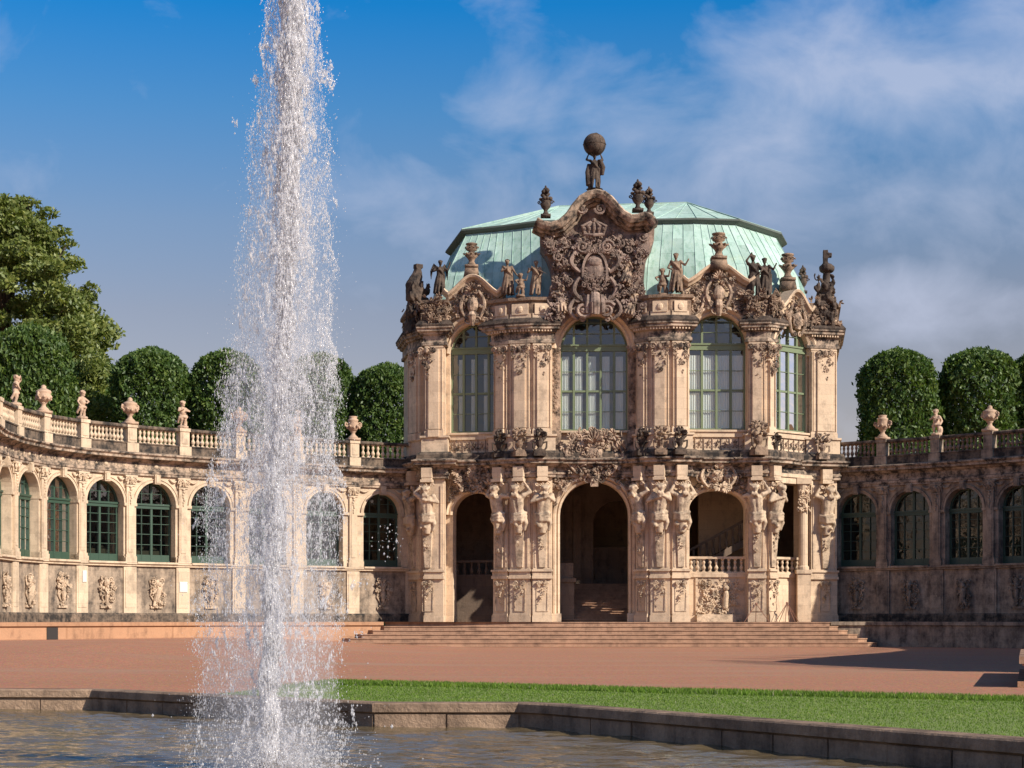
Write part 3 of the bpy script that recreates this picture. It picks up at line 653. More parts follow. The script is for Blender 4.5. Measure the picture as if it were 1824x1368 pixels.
# window centres measured along the curved wall, then joints halfway between
WL = [(-21.5, 73.6), (-21.75, 76.6), (-21.56, 79.56), (-20.76, 82.2), (-19.25, 84.5), (-17.2, 86.5), (-14.9, 88.3), (-12.3, 90.2), (-9.6, 92.35), (-6.95, 93.95)]
JL = [(-21.2, 72.1)] + [mid(WL[i], WL[i + 1]) for i in range(len(WL) - 1)] + [(-5.3, 94.75)]
gl, frl = gallery('gallery', 'long curved sandstone gallery left of the pavilion, sunlit, with green arched windows', JL, M['stone_gal'], M['stone_gal'], 0, M['stone_low'], set(range(0, 11)))
WR = [(17.95, 93.5), (20.35, 91.8), (22.65, 89.8), (24.6, 87.5), (26.8, 85.5), (28.8, 83.2), (30.3, 80.6), (31.2, 77.6)]
JR = [(16.75, 94.3)] + [mid(WR[i], WR[i + 1]) for i in range(len(WR) - 1)] + [(31.5, 74), (30.8, 69), (28.6, 63), (25.4, 56), (21.8, 47.5), (22.4, 43), (24.9, 36.6), (30, 36)]  # bays and tail out of view are laid out to throw the court shadow
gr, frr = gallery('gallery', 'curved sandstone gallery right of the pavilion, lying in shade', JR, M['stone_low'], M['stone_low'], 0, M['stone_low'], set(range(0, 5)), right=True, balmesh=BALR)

# gallery rooftop statues and urns (things of their own)
def top_thing(name, me, F, z, label, cat, group=None, sc=1., w=.08, u=0):
    p = F.p(u, w, z); o = link(name, me, None, p, F.a, sc); return tag(o, label, cat, group)
GZ = 10.64
LN = len(JL)
# joints from the left edge: index 2 -> x~20 ...
def jx(F): return 912 + F.X * FPX / F.Y
seq = [(2, 'statue', 'putto_shade', 'small sandstone child statue shading its eyes, leftmost on the left balustrade'), (3, 'urn', 0, 'squat lidded sandstone urn on the left balustrade, first from the left edge'),
       (4, 'statue', 'putto_cloak', 'small sandstone child statue standing before the tall tree on the left balustrade'), (5, 'urn', 1, 'wide sandstone urn with garland on the left balustrade before the first clipped tree'),
       (6, 'statue', 'putto_fold', 'small sandstone child statue on the balustrade just left of the water jet'), (7, 'urn', 0, 'sandstone urn on the left balustrade seen through the water jet'),
       (8, 'statue', 'putto_cloak', 'small child statue on the left balustrade hidden behind the dense water jet'), (9, 'urn', 2, 'golden sandstone urn on the balustrade just right of the water jet')]
for j, kind, v, lab in seq:
    F = frl[j]
    if kind == 'urn': top_thing('urn', URN[v], F, GZ + .10, lab, 'urn', 'urns on the gallery balustrades', 1.08)
    else: top_thing('child_statue', fig[v], F, GZ + .09, lab, 'statue', 'child statues on the gallery balustrades', 1.05)
for j, kind, v, lab in [(1, 'urn', 2, 'tall narrow sandstone urn on the right balustrade, nearest the pavilion'), (2, 'statue', 'putto_fold', 'small sandstone child statue on the right balustrade between two urns'),
                        (3, 'urn', 0, 'wide handled sandstone urn on the right balustrade near the photo edge')]:
    F = frr[j]
    if kind == 'urn': top_thing('urn', URN[v], F, GZ + .10, lab, 'urn', 'urns on the gallery balustrades', 1.08)
    else: top_thing('child_statue', fig[v], F, GZ + .09, lab, 'statue', 'child statues on the gallery balustrades', 1.05)
um_ = MB()  # finials out of view, added to give the court shadow its spikes
for i_ in range(8, len(JR) - 1):
    for t_ in (0., .33, .66):
        a_, b_ = JR[i_], JR[i_ + 1]; um_.lathe((a_[0] + (b_[0] - a_[0]) * t_, -(a_[1] + (b_[1] - a_[1]) * t_), 10.6), [(.3, 0), (.14, .35), (.3, .8), (.22, 1.2), (.1, 1.6), (.04, 1.9)], 8)
um_.build('rooftop_finials', M['pink'], gr)

for j, u, z, sx, sz, lab in ((6, .0, 2.92, .21, .25, 'small pale square plaque fixed to the lower gallery wall left of the water jet'), (4, .1, 3.35, .12, .27, 'narrow pale upright plaque on the lower gallery wall near the left relief panels')):
    F = frl[j]; m = MB(); m.box(-sx, sx, 0, .03, -sz, sz); m.box(-sx + .03, sx - .03, .03, .036, -sz + .03, sz - .03); tag(put('plaque', m.mesh('plaque', M['curtain']), None, F, u, .125, z), lab, 'plaque')
# ------------------------------------------------------------------ pavilion
pav = empty('pavilion', (4.2, 95.0, 1.2), 'two-storey baroque sandstone pavilion with green copper roof and arched portal', 'pavilion')
Zf = 1.2
facets = {  # name: list of plan points of the pier faces
    'A': [(-5.4, 94.9), (-4.6, 93.45)],
    'B': [(-4.5, 92.3), (-3.45, 92.1)],
    'C': [(-.92, 92.25), (-.11, 91.7), (1.0, 91.35), (2.05, 91.4)],
    'E': [(6.35, 91.4), (6.98, 90.75), (8.0, 90.5), (8.95, 90.65)],
    'F': [(11.95, 91.0), (12.88, 90.85), (13.35, 91.2)],
    'G': [(15.4, 93.1), (16.9, 93.45)]}
bays = {1: [(-3.42, 93.2), (-.4, 92.55)], 2: [(2.05, 91.95), (6.35, 91.85)], 3: [(8.92, 91.45), (11.98, 91.55)], 4: [(13.12, 91.4), (15.4, 93.35)]}
full = [(-5.9, 98)] + facets['A'] + facets['B'] + bays[1] + facets['C'] + bays[2] + facets['E'] + bays[3] + facets['F'] + bays[4] + facets['G'] + [(17.6, 98)]
ZTOP = 16.35
# pier walls (faces and returns)
def pier_path(k):
    f = facets[k]; prev = {'A': (-5.9, 98), 'B': (-4.55, 93.4), 'C': bays[1][1], 'E': bays[2][1], 'F': bays[3][1], 'G': (15.42, 93.5)}[k]
    nxt = {'A': (-4.5, 93.5), 'B': bays[1][0], 'C': bays[2][0], 'E': bays[3][0], 'F': bays[4][0], 'G': (17.6, 98)}[k]
    return [prev] + f + [nxt]
W = MB()
for k in facets: W.plan(pier_path(k), [(0, 1.2), (0, ZTOP)], False)
W.plan([(17.6, 98), (17, 106), (-5, 106), (-5.9, 98)], [(0, 1.2), (0, 16.8)], False)
# bay walls: openings on both floors
bayspec = {1: dict(gw=2.35, gz=1.2, gs=6.75, gr=1.15, uw=2.66, us=15.1, ur=1.5), 2: dict(gw=3.5, gz=1.2, gs=6.65, gr=1.75, uw=3.44, us=15.15, ur=1.72),
           3: dict(gw=2.9, gz=1.2, gs=6.95, gr=.98, uw=2.96, us=15.25, ur=1.62), 4: dict(gw=2.3, gz=1.2, gs=8.3, gr=.02, uw=2.7, us=15.0, ur=1.42)}
BF = {}
for b, pts in bays.items():
    F, L = seg_frame(*pts); BF[b] = (F, L); W.F = F; s = bayspec[b]
    arch_wall(W, -L / 2, L / 2, 1.2, 9.5, s['gw'], s['gz'], s['gs'], s['gr'], .7)
    arch_wall(W, -L / 2, L / 2, 9.5, 17.55, s['uw'], 10.95, s['us'], s['ur'], .55)
W.build('wall', M['stone'], pav)
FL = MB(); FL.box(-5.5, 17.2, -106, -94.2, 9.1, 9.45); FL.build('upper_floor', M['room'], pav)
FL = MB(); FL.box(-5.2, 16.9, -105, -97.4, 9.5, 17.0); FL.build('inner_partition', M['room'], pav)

# pilasters, pedestals, capitals of the facets
def upper_pilaster(L, ov):
    m = MB(); h = L / 2 - ov
    m.box(-h, h, -.02, .10, 10.95, 15.4); (m.box(-h + .1, h - .1, .10, .16, 11.1, 15.2), m.box(-h * .58, h * .58, .16, .24, 11.1, 15.2), m.box(-h * .62, h * .62, .1, .3, 10.7, 11.06)) if h > .3 else None
    for sg in (-1, 1): m.box(*sorted((sg * (h - .05), sg * (h - .015))), .1, .17, 11.1, 15.2)
    m.box(-h - .05, h + .05, -.02, .17, 10.7, 11.0); m.box(-h - .02, h + .02, -.02, .13, 11.0, 11.12)
    m.box(-h - .03, h + .03, -.02, .13, 15.28, 15.36)
    return m
def capital_drop(seed, mat, big=1.):
    m = MB(); r = random.Random(seed)
    m.volute(-.34, 15.12, .17, 1.4, 1, 0, .05, .25); m.volute(.34, 15.12, .17, 1.4, -1, PI, .05, .25)
    m.fan(0, 14.85, .13, PI / 2, .4, 5, 2.0); m.ell((0, .26, 15.1), (.13, .12, .16), 8, 5)
    m.clus(r, 60, lambda u, z: abs(u) < .42 * ((z - 13.55) / 1.5) ** .8, (-.44, .44, 13.6, 15.25), .12, .15, .14)
    m.ell((0, .16, 13.75), (.05, .05, .12), 6, 4)
    return m.mesh('capital', mat)
CAPM = [capital_drop(i, M['ornate']) for i in range(3)]
def lower_drop(seed, mat):
    m = MB(); r = random.Random(seed)
    m.volute(-.2, 3.18, .12, 1.4, 1, 0, .035, .12); m.volute(.2, 3.18, .12, 1.4, -1, PI, .035, .12)
    m.clus(r, 26, lambda u, z: abs(u) < .27 * ((z - 2.15) / 1.1) ** .8 + .03, (-.3, .3, 2.2, 3.3), .06, .11, .09)
    # incised panel outline below
    m.sweep([(-.3, 3.0), (-.3, 1.75), (.3, 1.75), (.3, 3.0)], [(0, 0), (0, .035), (.04, .035), (.04, 0)])
    return m.mesh('pedestal_drop', mat)
LDM = [lower_drop(i, M['herm']) for i in range(3)]
def shaft_garland(seed, mat):
    m = MB(); r = random.Random(seed)
    m.add([(-.30, 0, 6.6), (.30, 0, 6.6), (.18, 0, 4.0), (-.18, 0, 4.0), (-.28, .26, 6.6), (.28, .26, 6.6), (.15, .12, 4.0), (-.15, .12, 4.0)], [(4, 5, 6, 7), (0, 4, 7, 3), (1, 2, 6, 5), (0, 1, 5, 4)])
    m.clus(r, 34, lambda u, z: abs(u) < .06 + .16 * (z - 4.8) / 1.8, (-.2, .2, 4.85, 6.6), .2, .10, .08)
    return m.mesh('shaft_garland', mat)
SGM = [shaft_garland(i, M['herm']) for i in range(3)]
def herm_block(mat):
    m = MB(); m.box(-.30, .30, 0, .58, 8.36, 8.5); m.box(-.25, .25, 0, .48, 8.5, 8.6); m.fan(0, 8.05, .42, PI / 2, .3, 5, 2.2, .12); 
    for sg in (-1, 1): m.volute(sg * .28, 8.2, .12, 1.3, sg, 0, .04, .45)
    m.box(-.27, .27, 0, .5, 8.6, 9.1)
    return m.mesh('impost_block', mat)
HBM = herm_block(M['stone'])
hidx = 0
U = MB(); 
for k, pts in facets.items():
    for i in range(len(pts) - 1):
        F, L = seg_frame(pts[i], pts[i + 1]); ov = .08 if L < 1.2 else .2
        # lower pedestal with cap, dado and base
        pb = MB(F); h = L / 2 - .04
        pb.box(-h, h, -.02, .14, 1.62, 3.42); pb.box(-h - .03, h + .03, -.02, .24, 1.2, 1.55, .0); pb.box(-h, h, -.02, .19, 1.55, 1.64)
        pb.box(-h - .04, h + .04, -.02, .26, 3.42, 3.56); pb.box(-h - .01, h + .01, -.02, .2, 3.56, 3.78); pb.box(-h - .05, h + .05, -.02, .28, 3.78, 3.88)
        pb.box(-h + .02, h - .02, -.02, .13, 3.88, 8.3)
        pb.box(-h + .1, -h + .16, .13, .17, 4.0, 8.2); pb.box(h - .16, h - .1, .13, .17, 4.0, 8.2)
        pb.build('pilaster', M['stone'], pav)
        upper_pilaster(L, ov * .5 + .02).build('pilaster', M['stone'], pav) if False else None
        um = upper_pilaster(L, .08); um.F = F; o = link('pilaster', um.mesh('upper_pilaster', M['stone']), pav, Vector(F.p(0, 0, 0)) - wloc(pav), F.a)
        wide = L > 1.25
        u0 = -.32 if (k in 'BG') else 0
        if k == 'G': u0 = .05
        put('capital', CAPM[(hidx) % 3], pav, F, (u0 if wide and k != 'B' else (-.35 if k == 'B' else 0)), .0, .0)
        put('pedestal_drop', LDM[hidx % 3], pav, F, u0, .14)
        put('herm_figure', HERM[(hidx * 2 + (k == 'E')) % 5], pav, F, u0, .2, 6.22, (1.2, 1.25, 1.15))
        put('shaft_garland', SGM[hidx % 3], pav, F, u0, .1)
        put('impost_block', HBM, pav, F, u0, 0)
        hidx += 1
# fluted ornament strips either side of the portal window
F2, L2 = BF[2]
for u in (-1.98, 1.98):
    m = MB(F2); r = random.Random(int(u * 10)); m.box(u - .24, u + .24, 0, .22, 10.95, 15.2); m.box(u - .3, u + .3, 0, .3, 9.9, 10.95)
    for q in range(24): m.volute(u + .05 * (-1) ** q, 11.9 + q * .13, .08, 1.2, (-1) ** q, q, .025, .24)
    m.clus(r, 26, lambda a, b: True, (u - .26, u + .26, 14.75, 15.3), .22, .12, .1)
    m.build('ornament_strip', M['ornate'], pav)

# storey cornice over the ground floor, following every break of the front
gpath = [(-5.9, 98)] + facets['A'] + [(-4.55, 93.35)] + facets['B'] + [(-3.44, 92.95), (-.8, 92.45)] + facets['C'] + [(2.07, 91.65), (6.33, 91.55)] + facets['E'] + [(8.94, 91.2), (11.96, 91.3)] + facets['F'] + [(13.25, 91.3), (15.4, 93.2)] + facets['G'] + [(17.6, 98)]
C = MB(); C.plan(gpath, [(0, 8.55), (.18, 8.58), (.18, 8.72), (.23, 8.74), (.23, 8.84), (.16, 8.88), (.16, 9.08), (.3, 9.12), (.34, 9.2), (.58, 9.26), (.58, 9.36), (.68, 9.44), (.68, 9.5), (.3, 9.6), (0, 9.62)], False)
C.build('cornice', M['cornice'], pav)
C = MB(); C.plan(gpath, [(.42, 9.5), (.42, 9.78), (.32, 9.92), (0, 9.95)], False); C.build('base_course', M['ledge'], pav)
for k in facets: C = MB(); C.plan(pier_path(k), [(0, 9.9), (.16, 9.92), (.16, 10.62), (.24, 10.66), (.24, 10.76), (0, 10.78)], False); C.build('attic_band', M['stone'], pav)
# upper entablature over each pier group
for k in facets:
    C = MB(); D_ = MB(); pp = pier_path(k)
    if k not in 'AG':
        a, b = Vector(pp[0]), Vector(pp[-1])
    C.plan(pp, [(0, 15.36), (.14, 15.4), (.14, 15.55), (.08, 15.6), (.08, 15.92), (.2, 15.95), (.24, 16.05), (.36, 16.1), (.36, 16.2), (.43, 16.26), (.43, 16.33), (.26, 16.45), (0, 16.46)], True)
    D_.plan(pp, [(.2, 16.4), (.2, 16.62), (.08, 16.7), (.08, 17.5), (.2, 17.56), (.2, 17.72), (-.3, 17.78)], True)
    E_ = MB(); E_.plan(pp, [(.26, 16.34), (.44, 16.335), (.46, 16.42), (.40, 16.5), (.26, 16.66), (.1, 16.68)], True); E_.build('blackened_ledge', M['dark'], pav)
    C.build('cornice', M['cornice'], pav); D_.build('parapet', M['mid'], pav)
for k in 'CEFG':
    pts = facets[k]
    for i in range(len(pts) - 1):
        Dn = MB(); F, L = seg_frame(pts[i], pts[i + 1]); Dn.F = F; n = int(L / .14)
        for q in range(n): u = -L / 2 + (q + .5) * L / n; Dn.box(u - .035, u + .035, .1, .3, 15.97, 16.07)
        Dn.box(-L / 2 + .15, L / 2 - .15, .08, .16, 16.85, 17.4); Dn.box(-L / 2 + .04, L / 2 - .04, .06, .12, 15.98, 16.9); Dn.ell((0, .17, 17.12), (.16, .06, .18), 8, 5)
        Dn.build('dentils', M['stone'], pav)

# archivolts, sills and relief panels of the bays
for b, (F, L) in BF.items():
    s = bayspec[b]; A = MB(F)
    if b == 2:
        A.sweep([(-s['gw'] / 2, 1.2)] + arc(s['gw'], s['gs'], s['gr'], 20) + [(s['gw'] / 2, 1.2)], [(0, -.1), (0, .25), (.1, .33), (.16, .24), (.24, .42), (.34, .42), (.38, .3), (.42, .3), (.42, -.1)])
        for sg in (-1, 1): q_ = MB(F); q_.box(sg * 1.98 - .3, sg * 1.98 + .3, 0, .5, 1.2, 1.65); q_.build('portal_plinth', M['stone'], pav)
    elif b == 4:
        A.box(-L / 2, L / 2, -.02, .35, 8.3, 8.62); A.box(-L / 2, L / 2, -.02, .42, 8.62, 8.8)
    else:
        A.sweep(arc(s['gw'], s['gs'], s['gr'], 18), [(0, -.1), (0, .12), (.1, .2), (.2, .16), (.3, .24), (.34, .1), (.34, -.1)])
    A.build('archivolt' if b != 4 else 'lintel', M['stone'], pav); A = MB(F)
    A.sweep(arc(s['uw'], s['us'], s['ur'], 20), [(0, -.1), (0, .22), (.08, .30), (.16, .24), (.3, .42), (.42, .42), (.46, .26), (.5, .26), (.5, -.1)])
    A.build('archivolt', M['stone'], pav)
    A = MB(F); hw = s['uw'] / 2 + .1
    if b != 2: A.box(-hw, hw, 0, .22, 10.62, 10.95); A.box(-hw, hw, 0, .12, 9.9, 10.62)
    A.box(-hw, hw, 0, .3, 10.88, 10.98); A.build('window_ledge', M['stone'], pav)
    if b != 2:
        A = MB(F); r = random.Random(b); nn = 7
        for q in range(nn):
            u = -hw + .25 + (2 * hw - .5) * q / (nn - 1)
            A.fan(u, 10.3, .13, PI / 2, .26, 3, 1.5); A.ell((u, .16, 10.28), (.07, .06, .09), 6, 4); A.volute(u + .1, 10.12, .09, 1.2, 1, 0, .025, .13); A.volute(u - .1, 10.12, .09, 1.2, -1, PI, .025, .13)
            A.box(u + .17, u + .2, .12, .17, 9.95, 10.6)
        A.build('panel_relief', M['ornate'], pav)

# windows of the upper storey
ncol = {1: 4, 2: 5, 3: 4, 4: 4}
for b, (F, L) in BF.items():
    s = bayspec[b]
    fm, g = window_meshes(s['uw'], 11.0, s['us'], s['ur'], ncol[b], [(12.0, .03), (13.05, .1), (14.05, .03), (16.0 if b != 4 else 15.9, .03)], M['green'], 'upper_window', .05, .11, (15.1, 15.42))
    o = put('window', fm, pav, F, 0, -.30 if b != 4 else -.12); link('pane', g.mesh('pane', M['glass']), o, (0, .02, 0))
    cw = s['uw'] / ncol[b]
    for q in range(ncol[b]):
        if b == 1 and q > 2: continue
        u0 = -s['uw'] / 2 + q * cw + .08; wd = cw * (.62 if b in (1, 2) else .86) - .05
        for (za, zb) in ((11.1, 12.95), (13.1, 14.85)):
            n = 22; ps = []
            if b == 1: wd_ = cw * .3; u0_ = u0 + .3
            else: wd_, u0_ = wd, u0
            for j in range(n + 1):
                t = j / n; ps += [(u0_ + wd_ * t, -.02 + .035 * math.sin(t * 30 + q) + .015 * math.sin(t * 71), za), (u0_ + wd_ * t, -.02 + .02 * math.sin(t * 30 + q), zb)]
            cm = MB(); cm.add(ps, [(2 * j, 2 * j + 2, 2 * j + 3, 2 * j + 1) for j in range(n)]); link('curtain', cm.mesh('curtain', M['curtain']), o, (0, .09, 0))
    

# interior of the arcade: floor, rear wall with arches, stairs, pillars
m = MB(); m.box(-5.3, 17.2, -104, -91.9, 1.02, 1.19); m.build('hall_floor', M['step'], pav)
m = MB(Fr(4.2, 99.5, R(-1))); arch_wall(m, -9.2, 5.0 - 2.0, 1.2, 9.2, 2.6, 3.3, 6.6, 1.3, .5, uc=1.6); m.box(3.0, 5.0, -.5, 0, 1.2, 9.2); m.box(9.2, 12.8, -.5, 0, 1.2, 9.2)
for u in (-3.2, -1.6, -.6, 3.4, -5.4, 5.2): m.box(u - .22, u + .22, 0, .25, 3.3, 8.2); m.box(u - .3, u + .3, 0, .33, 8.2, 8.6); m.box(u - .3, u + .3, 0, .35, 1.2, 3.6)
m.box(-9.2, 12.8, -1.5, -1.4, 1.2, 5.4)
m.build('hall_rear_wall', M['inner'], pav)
m = MB(Fr(4.2, 92.6, R(-1)))
for i in range(14): m.box(-1.9, 2.4, -1.2 - i * .34 - 3.0, -1.2 - i * .34, 1.2 + i * .15, 1.31 + i * .15); m.box(-1.9, 2.4, -1.2 - i * .34 - 3.0, -1.14 - i * .34, 1.31 + i * .15, 1.35 + i * .15)
m.build('stairs', M['step'], pav)
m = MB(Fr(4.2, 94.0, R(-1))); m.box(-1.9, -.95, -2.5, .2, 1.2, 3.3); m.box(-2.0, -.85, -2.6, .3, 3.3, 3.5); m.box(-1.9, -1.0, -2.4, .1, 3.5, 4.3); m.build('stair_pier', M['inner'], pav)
m = MB(Fr(-1.6, 96.2, R(-10))); m.box(-1.6, 1.9, -.3, 0, 1.2, 3.6); m.box(-1.6, 1.9, -.36, .06, 3.6, 3.75); m.box(-1.6, 1.9, -.32, .02, 4.4, 4.52)
for i in range(9): m.lathe((-1.4 + i * .4, -.15, 3.75), [(.07, 0), (.12, .2), (.05, .42), (.08, .65)], 7)
m.build('inner_parapet', M['inner'], pav)
# stair rising to the right behind bay 3, with its sloping balustrade
F3, L3 = BF[3]
m = MB(Fr(F3.X, F3.Y + 4.0, F3.a)); m.add([(-2.4, 0, 2.9), (2.6, 0, 5.6), (2.6, 0, 6.0), (-2.4, 0, 3.3), (-2.4, -1.5, 2.9), (2.6, -1.5, 5.6), (2.6, -1.5, 6.0), (-2.4, -1.5, 3.3)], [(0, 1, 2, 3), (3, 2, 6, 7), (0, 4, 5, 1), (4, 7, 6, 5)])
m.add([(-2.4, .05, 4.2), (2.6, .05, 6.9), (2.6, .05, 7.05), (-2.4, .05, 4.35), (-2.4, -.15, 4.2), (2.6, -.15, 6.9), (2.6, -.15, 7.05), (-2.4, -.15, 4.35)], [(0, 1, 2, 3), (3, 2, 6, 7), (0, 4, 5, 1), (4, 7, 6, 5)])
for i in range(14): u = -2.2 + i * .35; z = 3.3 + (u + 2.4) * .54; m.lathe((u, -.05, z), [(.06, 0), (.11, .25), (.05, .5), (.08, .9)], 6)
m.build('inner_stair', M['inner'], pav)
m = MB(Fr(F3.X, F3.Y + 6.2, F3.a)); m.box(-.3, 3.2, -.3, 0, 1.2, 9.2); m.build('hall_side_wall', M['stone'], pav)
# parapet and relief panel below bay 3, balustrades of bays 3 and 4
for b, nb in ((3, 9), (4, 6)):
    F, L = BF[b]; s = bayspec[b]; hw = s['gw'] / 2
    m = MB(F); m.box(-hw, hw, -.55, -.12, 1.2, 3.5); m.box(-hw, hw, -.6, -.02, 3.5, 3.72); m.box(-hw, hw, -.5, -.15, 3.72, 3.78); m.box(-hw, hw, -.3, -.08, 1.2, 1.55)
    m.build('parapet', M['stone'], pav)
    bo = MB(F); bo.box(-hw, hw, -.46, -.18, 4.44, 4.56); bo = bo.build('balustrade', M['stone'], pav)
    bm = baluster_mesh(.66, M['stone'])
    for q in range(nb): put('baluster', bm, bo, F, -hw + (q + .5) * 2 * hw / nb, -.32, 3.78)
F, L = BF[3]; m = MB(F); r = random.Random(4)
m.clus(r, 150, lambda u, z: True, (-.9, 1.1, 1.75, 3.35), -.1, .17, .1); m.box(-1.05, 1.25, -.12, .15, 1.2, 1.6); m.box(-1.1, -.98, -.12, -.04, 1.6, 3.45)
cap(m, (.4, 0, 2.0), (.45, .05, 2.7), .16, .14); m.ell((.45, .1, 2.95), .15, 8, 6)
m.build('relief_panel', M['herm'], pav)
# slender column between bay 4 and the right pier
m = MB(Fr(15.0, 92.55, 0)); m.box(-.34, .34, -.34, .34, 1.2, 3.9); m.box(-.4, .4, -.4, .4, 3.7, 3.9); m.lathe((0, 0, 0), [(.3, 3.9), (.3, 4.05), (.24, 4.12), (.24, 7.6), (.28, 7.65), (.34, 8.3)], 14)
m.clus(random.Random(6), 50, lambda u, z: True, (-.26, .26, 6.9, 8.2), .22, .14, .1); m.box(-.38, .38, -.38, .38, 8.3, 8.6); m.build('column', M['stone'], pav)

# ---- carved cartouches: central over the portal, and over bays 1 and 3
def cartouche(F, zc, hw, hh, seed, mat, n, w0=.3, shield=True):
    m = MB(F); r = random.Random(seed)
    m.clus(r, n, lambda u, z: (u / hw) ** 2 + ((z - zc) / hh) ** 2 < 1, (-hw, hw, zc - hh, zc + hh), w0, .26, .26)
    for sg in (-1, 1):
        m.cscroll((sg * hw * .5, zc - hh * .8), (sg * hw * .55, zc + hh * .7), -sg * hw * .3, .07, .18, w0 + .2)
        m.volute(sg * hw * .85, zc - .1, .28, 1.5, sg, 0, .06, w0 + .15)
    if shield: m.ell((0, w0 + .2, zc), (hw * .25, .2, hh * .42), 12, 8); m.clus(r, 14, lambda u, z: True, (-hw * .2, hw * .2, zc - hh * .35, zc + hh * .35), w0 + .35, .15, .06); m.fan(0, zc + hh * .45, w0 + .3, PI / 2, hh * .6, 7, 2.2)
    return m.build('cartouche', mat, pav)
F, L = BF[2]
cartouche(F, 9.75, 1.75, 1.25, 21, M['ornate'], 190, .45)
m = MB(F); r = random.Random(22); m.clus(r, 110, lambda u, z: (1.95 < math.hypot(u, (z - 6.65)) < 2.9) and z < 9.3, (-2.6, 2.6, 7.2, 9.3), .3, .2, .15); m.volute(-.32, 8.45, .26, 1.5, 1, -.5, .07, .5); m.volute(.32, 8.45, .26, 1.5, -1, PI + .5, .07, .5); m.box(-.2, .2, .3, .62, 8.1, 9.0)
m.build('spandrel_relief', M['ornate'], pav)
for b, sd in ((1, 31), (3, 33)):
    F, L = BF[b]; s = bayspec[b]; zc = 8.55
    cartouche(F, zc + .1, 1.05, .75, sd, M['herm'] if b == 3 else M['ornate'], 80, .25)
    m = MB(F); r = random.Random(sd + 1); hw = s['gw'] / 2
    m.clus(r, 70, lambda u, z: z > s['gs'] + s['gr'] * math.sqrt(max(0, 1 - (u / hw) ** 2)) + .2, (-hw - .2, hw + .2, 7.3, 9.0), .15, .2, .12); m.build('spandrel_relief', M['ornate'], pav)

# ---- small gables over bays 1, 3, 4
def small_gable(b, wid, ztop, seed, n, mat):
    F, L = BF[b]; s = bayspec[b]; r = random.Random(seed)
    zs = s['us']; hw = s['uw'] / 2
    crest = []
    for i in range(25):
        t = -1 + i / 12; z = ztop - .95 * (1 - math.cos(PI * abs(t))) / 2 * 1.0 - .0; z += .3 * (1 if abs(t) > .85 else 0) * (abs(t) - .85) / .15
        crest.append((t * wid, z))
    m = MB(F)
    poly = [(-wid * .62, 16.4)] + [(-wid * .7, 17.6)] + crest[2:-2] + [(wid * .7, 17.6), (wid * .62, 16.4)]
    inner = arc(s['uw'] + .6, zs, s['ur'] + .3, 14)
    # plate with thickness: front strips from the arch up to the crest
    k = len(crest)
    for i in range(k - 1):
        a, c = crest[i], crest[i + 1]
        def lo(u): return max(zs + .6, zs + (s['ur'] + .25) * math.sqrt(max(0, 1 - (u / (hw + .3)) ** 2)))
        sc = .86
        A_ = (a[0] * sc, .18, lo(a[0] * sc)); B_ = (c[0] * sc, .18, lo(c[0] * sc)); m.quad(A_, B_, (c[0], .18, c[1]), (a[0], .18, a[1])); m.quad((a[0], .18, a[1]), (c[0], .18, c[1]), (c[0], -.5, c[1]), (a[0], -.5, a[1]))
        m.quad((a[0], -.5, a[1]), (c[0], -.5, c[1]), (c[0] * sc, -.5, B_[2]), (a[0] * sc, -.5, A_[2]))
    m.sweep(crest, [(-.22, .1), (-.22, .38), (-.12, .46), (-.04, .62), (.06, .66), (.1, .62), (.1, -.2)])
    g_ = m.build('gable', M['stone'], pav)
    m = MB(F)
    m.clus(r, n, lambda u, z: abs(u) < wid * .95 and z < ztop - 1.15 * (1 - math.cos(PI * min(1, abs(u) / wid))) / 2 - .3 and z > zs + (s['ur'] + .35) * math.sqrt(max(0, 1 - (u / (hw + .45)) ** 2)), (-wid, wid, 15.9, ztop), .3, .22, .2)
    for sg in (-1, 1):
        m.cscroll((sg * .35, ztop - 2.2), (sg * .3, ztop - .75), -sg * .3, .07, .16, .5); m.cscroll((sg * 1.2, 16.8), (sg * .8, ztop - 1.6), sg * .18, .06, .14, .4); m.volute(sg * .24, zs + s['ur'] + .1, .2, 1.4, sg, 0, .06, .62)
    m.ell((0, .55, ztop - 1.5), (.3, .2, .42), 10, 7); m.tube([(0, .5, ztop - 1.9), (0, .68, zs + s['ur'] + .35), (0, .55, zs + s['ur'] - .15)], [.2, .22, .12], 8)
    m.fan(0, ztop - .75, .6, PI / 2, .5, 7, 2.4)
    m.build('gable_relief', mat, g_)
    return F
small_gable(1, 1.55, 19.0, 51, 120, M['ornate']); small_gable(3, 1.85, 19.35, 53, 150, M['ornate']); small_gable(4, 1.3, 18.15, 54, 90, M['ornate'])

# ---- the great central gable
GFm = Fr(4.21, 91.35, R(-1.3)); PX = 35.05
def gu(x): return (x - 1060) / PX
def gz(y): return 1.3 + (HOR - y) / PX
crest_px = [(957, 397), (968, 403), (982, 406), (998, 401), (1012, 388), (1022, 373), (1034, 359), (1048, 351), (1062, 348), (1076, 351), (1088, 360), (1099, 373), (1110, 385), (1124, 393), (1136, 392), (1148, 388), (1158, 392), (1168, 404)]
crest = [(gu(x), gz(y)) for x, y in crest_px]
left = [(gu(x), gz(y)) for x, y in [(964, 412), (962, 430), (972, 446), (980, 470), (984, 500), (976, 530), (968, 556), (975, 580)]]
right = [(gu(x), gz(y)) for x, y in [(1166, 412), (1165, 430), (1156, 446), (1150, 470), (1147, 500), (1150, 530), (1152, 556), (1148, 580)]]
m = MB(GFm)
rows = 28
def side(pts, z):
    for a, b in zip(pts[:-1], pts[1:]):
        if b[1] <= z <= a[1]: t = (a[1] - z) / (a[1] - b[1] + 1e-9); return a[0] + (b[0] - a[0]) * t
    return pts[0][0] if z > pts[0][1] else pts[-1][0]
